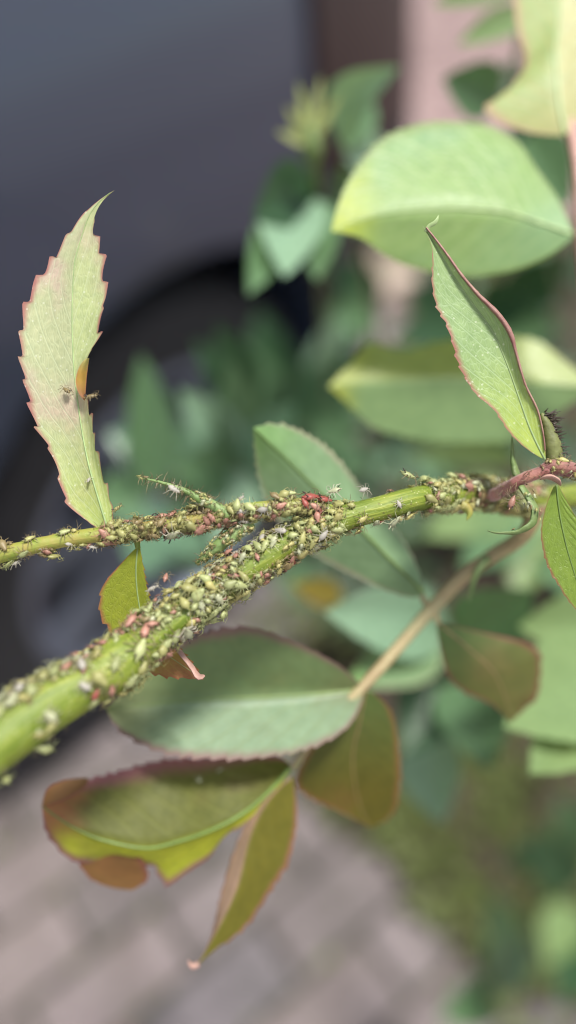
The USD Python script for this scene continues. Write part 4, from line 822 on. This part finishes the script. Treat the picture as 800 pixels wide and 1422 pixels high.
HERO = [  # on the main stem: pixel, kind, length in mm, heading
    (499, 721, 'yellow', 1.7, 20, 'lone yellow aphid on the bare green stretch of stem'), (546, 702, 'white', 1.2, 100, 'lone tiny whitish aphid on the bare stem right of centre'),
    (438, 756, 'pale', 2.2, 215, 'pale green aphid at the lower edge below the red cluster'), (421, 716, 'yellow', 2.2, 150, 'long yellow green aphid just left of the red cluster'),
    (408, 784, 'red', 2.3, 85, 'dark red aphid hanging from the lower stem edge'), (385, 798, 'pale', 2.3, 230, 'big pale green aphid at the lower stem edge'), (402, 780, 'pale', 1.8, 70, 'pale aphid beside the dark red hanging one'),
    (388, 702, 'pale', 2.0, 40, 'pale buff aphid above the crowded stretch'), (374, 733, 'yellow', 2.4, 150, 'bright yellow green aphid in the middle of the crowd'),
    (346, 742, 'white', 2.2, 40, 'whitish aphid above the bare green patch'), (324, 762, 'white', 2.4, 30, 'larger whitish aphid left of the bare green patch'),
    (357, 774, 'pink', 1.3, 80, 'small pink aphid on the bare green patch'), (322, 801, 'pink', 1.6, 140, 'pink aphid at the left end of the bare green patch'),
    (285, 808, 'white', 2.4, 10, 'white streaked aphid between two pink ones'), (270, 808, 'pink', 2.1, 160, 'salmon pink aphid at the middle of the dense crowd'), (296, 803, 'pink', 1.6, 30, 'salmon aphid right of the white streaked one'),
    (277, 838, 'pale', 2.2, 80, 'pale oval aphid on the shaded stem side'), (256, 876, 'pale', 2.8, 95, 'long pale aphid near the lower stem edge'), (242, 882, 'green', 2.3, 40, 'plump green aphid beside the long pale one'),
    (195, 843, 'pink', 2.6, 30, 'fat rose pink aphid on the upper stem edge'), (196, 882, 'pink', 2.4, 40, 'salmon aphid above the pale swelling of the stem'), (163, 880, 'pink', 2.2, 30, 'coral aphid at the top of the stem swelling'),
    (188, 906, 'green', 3.0, 30, 'plump olive green aphid on the stem swelling'), (88, 932, 'pink', 2.0, 20, 'coral aphid at the upper edge left of the swelling'), (110, 932, 'pink', 1.8, 60, 'reddish aphid just right of the coral one at lower left'),
    (148, 959, 'pink', 1.8, 80, 'brick pink aphid near the lower edge of the swelling'), (126, 966, 'red', 1.7, 40, 'dull red aphid left of the brick pink one'), (61, 999, 'pale', 2.0, 110, 'pale bent aphid at the lower left on bare stem'),
    (300, 748, 'olive', 1.8, 30, 'olive aphid on the small stipule under the left stalk')]
for x, y, kd, sz, tr, lab in HERO: on(stem, x, y, kd, sz, tr, lab)
for x, y, kd, sz, tr, lab in [(430, 694, 'red', 2.6, 20, 'largest red aphid on top of the stem crossing'), (449, 697, 'red', 2.3, 10, 'second red aphid right of the largest red one'), (434, 703, 'pink', 1.9, 160, 'coral aphid under the largest red one'), (441, 708, 'red', 1.6, 90, 'small red aphid lowest in the red cluster'), (421, 699, 'red', 1.8, 120, 'red aphid at the left end of the red cluster'),
    (227, 719, 'pink', 2.1, 10, 'rose pink aphid on top of the left leaf stalk'), (320, 727, 'pink', 2.6, 40, 'large rose pink aphid under the left leaf stalk'), (240, 738, 'pale', 2.6, 30, 'grey green aphid below the left leaf stalk'),
                               (270, 742, 'olive', 2.2, 20, 'olive aphid hanging under the left leaf stalk'), (232, 733, 'pink', 1.5, 60, 'small coral aphid under the rose pink one'), (176, 727, 'pink', 1.5, 0, 'coral aphid right of the upright leaflet base'),
                               (36, 767, 'green', 1.7, 20, 'pale green aphid at the left end of the leaf stalk'), (44, 750, 'olive', 1.7, 20, 'olive aphid on top of the thin leaf stalk at left'), (92, 741, 'green', 1.8, 10, 'yellow green aphid on the stalk left of the leaflet'), (205, 722, 'olive', 2.1, 200, 'olive brown aphid mound above the left stalk')]:
    on(stalk, x, y, kd, sz, tr, lab)
# shed skins and aphids off the stems
def loose(x, y, d, kind, sz, fx, fy, label, name='aphid', up=(0, -.3)):
    f = RGT * fx - UPV * fy; n = UPV * .75 - FWD * .7 + (rng.random(3) - .5) * 1.2; sz = sz * (.8 if name == 'aphid_skin' else 1)
    big_aphid(kind, P(x, y, d), n, f, sz / 1000, label, name=name)
loose(165, 708, .1078, 'yellow', 1.5, .3, -1, 'yellow aphid clinging beside the upright leaflet base')
loose(128, 554, .1066, 'brown', 1.8, 1, -.2, 'brown aphid on the curled margin of the upright leaflet')
loose(92, 544, .1090, 'brown', 1.4, -.4, -1, 'small brown aphid on the face of the upright leaflet')
loose(124, 668, .1082, 'white', 1.2, .3, 1, 'white shed skin stuck to the lower upright leaflet', 'aphid_skin')
loose(241, 681, .1068, 'white', 2.2, 1, .5, 'white shed skin on the pointed stipule', 'aphid_skin')
loose(336, 693, .1080, 'white', 1.4, 1, -.5, 'white spidery shed skin above the left leaf stalk', 'aphid_skin')
loose(25, 784, .1078, 'white', 1.8, 1, .1, 'white shed skin hanging under the leaf stalk far left', 'aphid_skin')
loose(96, 757, .1076, 'white', 1.5, 1, -.6, 'white shed skin on the thin leaf stalk', 'aphid_skin')
loose(129, 762, .1078, 'white', 1.4, 1, -.2, 'white shed skin under the upright leaflet base', 'aphid_skin')
loose(58, 761, .1074, 'white', 1.0, .5, -.6, 'smallest white shed skin on the leaf stalk at left', 'aphid_skin')
loose(214, 820, .1050, 'white', 2.2, .8, -1, 'whitish shed skin above the crowded stem at left', 'aphid_skin')
loose(230, 803, .1058, 'pink', 1.4, .2, -1, 'coral aphid raised above the crowd with long legs')
loose(505, 681, .1105, 'white', 1.7, 1, -.5, 'straw coloured shed skin on top of the stem', 'aphid_skin')
loose(566, 664, .1135, 'green', 2.3, 1, .05, 'green long legged aphid standing above the stem right of centre')
loose(465, 683, .1095, 'pale', 1.8, -1, .1, 'pale aphid above the red cluster')
loose(404, 686, .1085, 'green', 1.5, 1, 0, 'small green aphid above the stalk left of the red cluster')
loose(800, 663, .1118, 'yellow', 2.4, .2, -1, 'plump yellow aphid at the right edge on the node')
loose(782, 640, .1124, 'yellow', 1.7, 1, .3, 'yellow aphid on top of the right node')
loose(276, 1083, .1455, 'pale', 1.3, .2, -1, 'left one of two pale specks on the folded bronze leaflet', 'aphid_skin')
loose(306, 1071, .1465, 'pale', 1.3, .2, -1, 'right one of two pale specks on the folded bronze leaflet', 'aphid_skin')
for x, y, sz, tr, lab in [(108, 931, 1.9, 70, 'white wispy shed skin on the upper edge left of the swelling'), (30, 962, 2.0, 50, 'white wispy shed skin at the far lower left end'), (107, 958, 1.7, 120, 'white shed skin on the bare lower left stem face'), (214, 838, 2.2, 20, 'pale shed skin on the upper edge above the red tipped curl'), (303, 790, 1.8, 160, 'whitish shed skin just above the salmon aphids'), (366, 752, 1.7, 60, 'whitish shed skin above the bare green patch'), (392, 742, 1.9, 130, 'pale shed skin left of the red cluster on the stem'), (446, 741, 1.8, 30, 'pale shed skin at the lower edge below the red cluster')]:
    on(stem, x, y, 'white', sz, tr, lab, 'aphid_skin', lift=.0004)
loose(711, 697, .1140, 'pink', 2.0, .4, -1, 'blurred rose pink aphid under the red stalk')

def density_stem(x, th):
    d = math.degrees(th)
    if x < 150: return .95 if d > 38 else (.07 if d > -40 else .2)
    if x < 205: return .95 if d > 48 else (.10 if d > -50 else .55)
    if x < 265: return 1.0 if d > 8 else (.10 if d > -38 else .9)
    if x < 335: return 1.0
    if x < 405: return 1.0 if d > 25 else (.05 if d > -33 else 1.0)
    if x < 462: return 1.0
    if x < 478: return .45 if abs(d) < 60 else .6
    if x < 588: return .22 if d > 72 else (.45 if d < -62 else .015)
    return .95 if d > 12 else (.9 if d < -25 else .45)
def density_stalk(x, th):
    d = math.degrees(th)
    if x < 140: return .13 if abs(d) < 60 else .3
    if x < 330: return .95 if (d < 0 or d > 45) else .6
    return .12 if d > 10 else .85
def patchy(p, seed=0): return float(np.clip((meshkit.fbm(p[None] / .0016, 2, seed)[0] - .22) / .56, 0, 1))
LAND = [(40, 'at the lower left corner'), (100, 'left of the two coral aphids'), (152, 'just left of the stem swelling'), (205, 'on the stem swelling'), (265, 'above the red tipped curl'), (330, 'left of the bare green patch'), (400, 'round the bare green patch'), (440, 'left of the red cluster'), (480, 'below the red cluster'), (588, 'on the bare green stretch'), (640, 'right of the bare green stretch'), (690, 'before the red stalk'), (900, 'under the red stalk')]
LAND2 = [(70, 'at the left end of the thin stalk'), (145, 'left of the upright leaflet on the stalk'), (200, 'at the foot of the upright leaflet'), (260, 'right of the upright leaflet on the stalk'), (330, 'under the pointed stipule'), (400, 'right of the pointed stipule'), (900, 'where the stalk meets the stem')]
def spot(nm, x, th):
    d = math.degrees(th); e = 'upper edge' if d > 50 else 'lower edge' if d < -45 else 'upper face' if d > 5 else 'lower face'
    return next(t for a, t in (LAND if nm == 'stem' else LAND2) if x < a), e
cand = []
r_ = np.random.default_rng(77)
for limb_, dens, nm in ((stem, density_stem, 'stem'), (stalk, density_stalk, 'stalk')):
    for tr in range(6000 if nm == 'stem' else 2600):
        k = int(r_.random() * limb_.n); th = math.radians(-112 + 224 * r_.random()); q = px(limb_.c[k])
        if not -20 < q[0] < 745: continue
        p, n, T = limb_.at(k, th)
        if patchy(p) > dens(q[0], th): continue
        big = r_.random(); size = (.88 + 1.45 * big ** 1.9) * (1.0 if nm == 'stem' else .95)
        if nm == 'stem' and q[0] < 330: size *= 1.12
        lift = .0006 * r_.random() if r_.random() < .35 else 0.0
        if nm == 'stem' and 195 < q[0] < 345 and th > .3: lift = .0011 * r_.random()
        p = p + n * lift
        if not free(p + n * size * .0002, size * .00027): continue
        cand.append((size, p, n, T, q[0], q[1], nm, float(np.clip((.45 * r_.random() + .55 * patchy(p * .35, 9) - .5) * 1.35 + .5, 0, .999)), r_.random() * 360, th))
cand.sort(key=lambda c: -c[0])
crowd = {}
for i, (size, p, n, T, x, y, nm, c, a, th) in enumerate(cand):
    right = nm == 'stem' and x > 590; left = nm == 'stem' and x < 190
    wts = [('aphid_olive', .34), ('aphid_green', .26), ('aphid_yellow', .17), ('aphid_pale', .12), ('aphid_pink', .05), ('aphid_brown', .06)] if nm == 'stem' else [('aphid_olive', .38), ('aphid_brown', .28), ('aphid_yellow', .14), ('aphid_green', .12), ('aphid_pink', .04), ('aphid_white', .04)]
    acc = 0
    for col, wt in wts:
        acc += wt
        if c <= acc: break
    if r_.random() < .09: col = 'aphid_pink'
    jitter = a if nm == 'stalk' else a
    f = T * math.cos(math.radians(jitter)) + np.cross(n, T) * math.sin(math.radians(jitter))
    nn = n + (r_.random(3) - .5) * 1.0
    tone = {'aphid_olive': 'olive green', 'aphid_green': 'green', 'aphid_yellow': 'yellowish', 'aphid_pale': 'pale', 'aphid_pink': 'pink', 'aphid_brown': 'brownish', 'aphid_white': 'whitish'}[col]
    where, ed = spot(nm, x, th)
    if i < 225:
        small_aphid(col, p, nn, f, size / 1000, f'small {tone} aphid {where}, on the {ed}', f'small {tone} aphids {where}, {ed}')
    else:
        crowd.setdefault(col, []).append((p, nn, f, size))
# the tiniest young: one uncountable crowd
V = []
for tr in range(6500):
    u = r_.random(); limb_, dens = (stem, density_stem) if u < .62 else (stalk, density_stalk) if u < .9 else (spike, lambda x, t: .42 if t > .2 else .12) if u < .94 else (lobe, lambda x, t: .65) if u < .97 else (rednode, lambda x, t: .8) if u < .985 else (redstalk, lambda x, t: .18) if u < .99 else (curl, lambda x, t: .3)
    k = int(r_.random() * limb_.n); th = math.radians(-118 + 236 * r_.random()); q = px(limb_.c[k])
    if not -20 < q[0] < (745 if limb_ in (stem, stalk) else 830): continue
    p, n, T = limb_.at(k, th); size = .45 + .3 * r_.random()
    if patchy(p) > dens(q[0], th) + .02: continue
    if not free(p + n * size * .0001, size * .00024): continue
    c = r_.random(); a = r_.random() * 6.283
    crowd.setdefault(('aphid_olive', 'aphid_yellow', 'aphid_brown', 'aphid_pale')[int(r_.integers(4))], []).append((p, n + (r_.random(3) - .5) * .7, T * math.cos(a) + np.cross(n, T) * math.sin(a), size))
cr = thing('aphid_crowd', 'mass of tiny young aphids filling the gaps on stem and stalk', 'aphids', kind='stuff', loc=P(300, 800, .108))
for col, lst in crowd.items():
    parts = []
    for p, n, f, s in lst:
        m = np.array(frame(p, n, f, s / 1000)); v, fc = small_cache[int(r_.integers(10))]
        parts.append((np.c_[v, np.ones(len(v))] @ m[:, :3], fc))
    obj('young_aphids', join(parts), M[col], cr, kind='stuff')
# stray legs, hairs and honeydew threads along the crowded stems
hr = []
for tr in range(2100):
    u = r_.random(); limb_, dens = (stem, density_stem) if u < .5 else (stalk, density_stalk) if u < .8 else (spike, lambda x, t: .9) if u < .88 else (lobe, lambda x, t: .9) if u < .92 else (redstalk, lambda x, t: .9) if u < .97 else (rednode, lambda x, t: .9)
    k = int(r_.random() * limb_.n); th = math.radians(-110 + 220 * r_.random()); q = px(limb_.c[k])
    if not -20 < q[0] < 830 or r_.random() > dens(q[0], th): continue
    p, n, T = limb_.at(k, th); d = n + (r_.random(3) - .5) * 1.4; d /= np.linalg.norm(d); ln = (.5 + 1.1 * r_.random() ** 2) / 1000; b = d + (r_.random(3) - .5) * .8
    hr.append(st([p, p + d * ln * .6, p + d * ln * .6 + b * ln * .4], [.00005, .00004, .00002], 3))
h = obj('stray_hairs', join(hr), M['aphid_leg']); tag(h, 'stray fine hairs and cast legs along the crowded stem', 'hairs', kind='stuff')
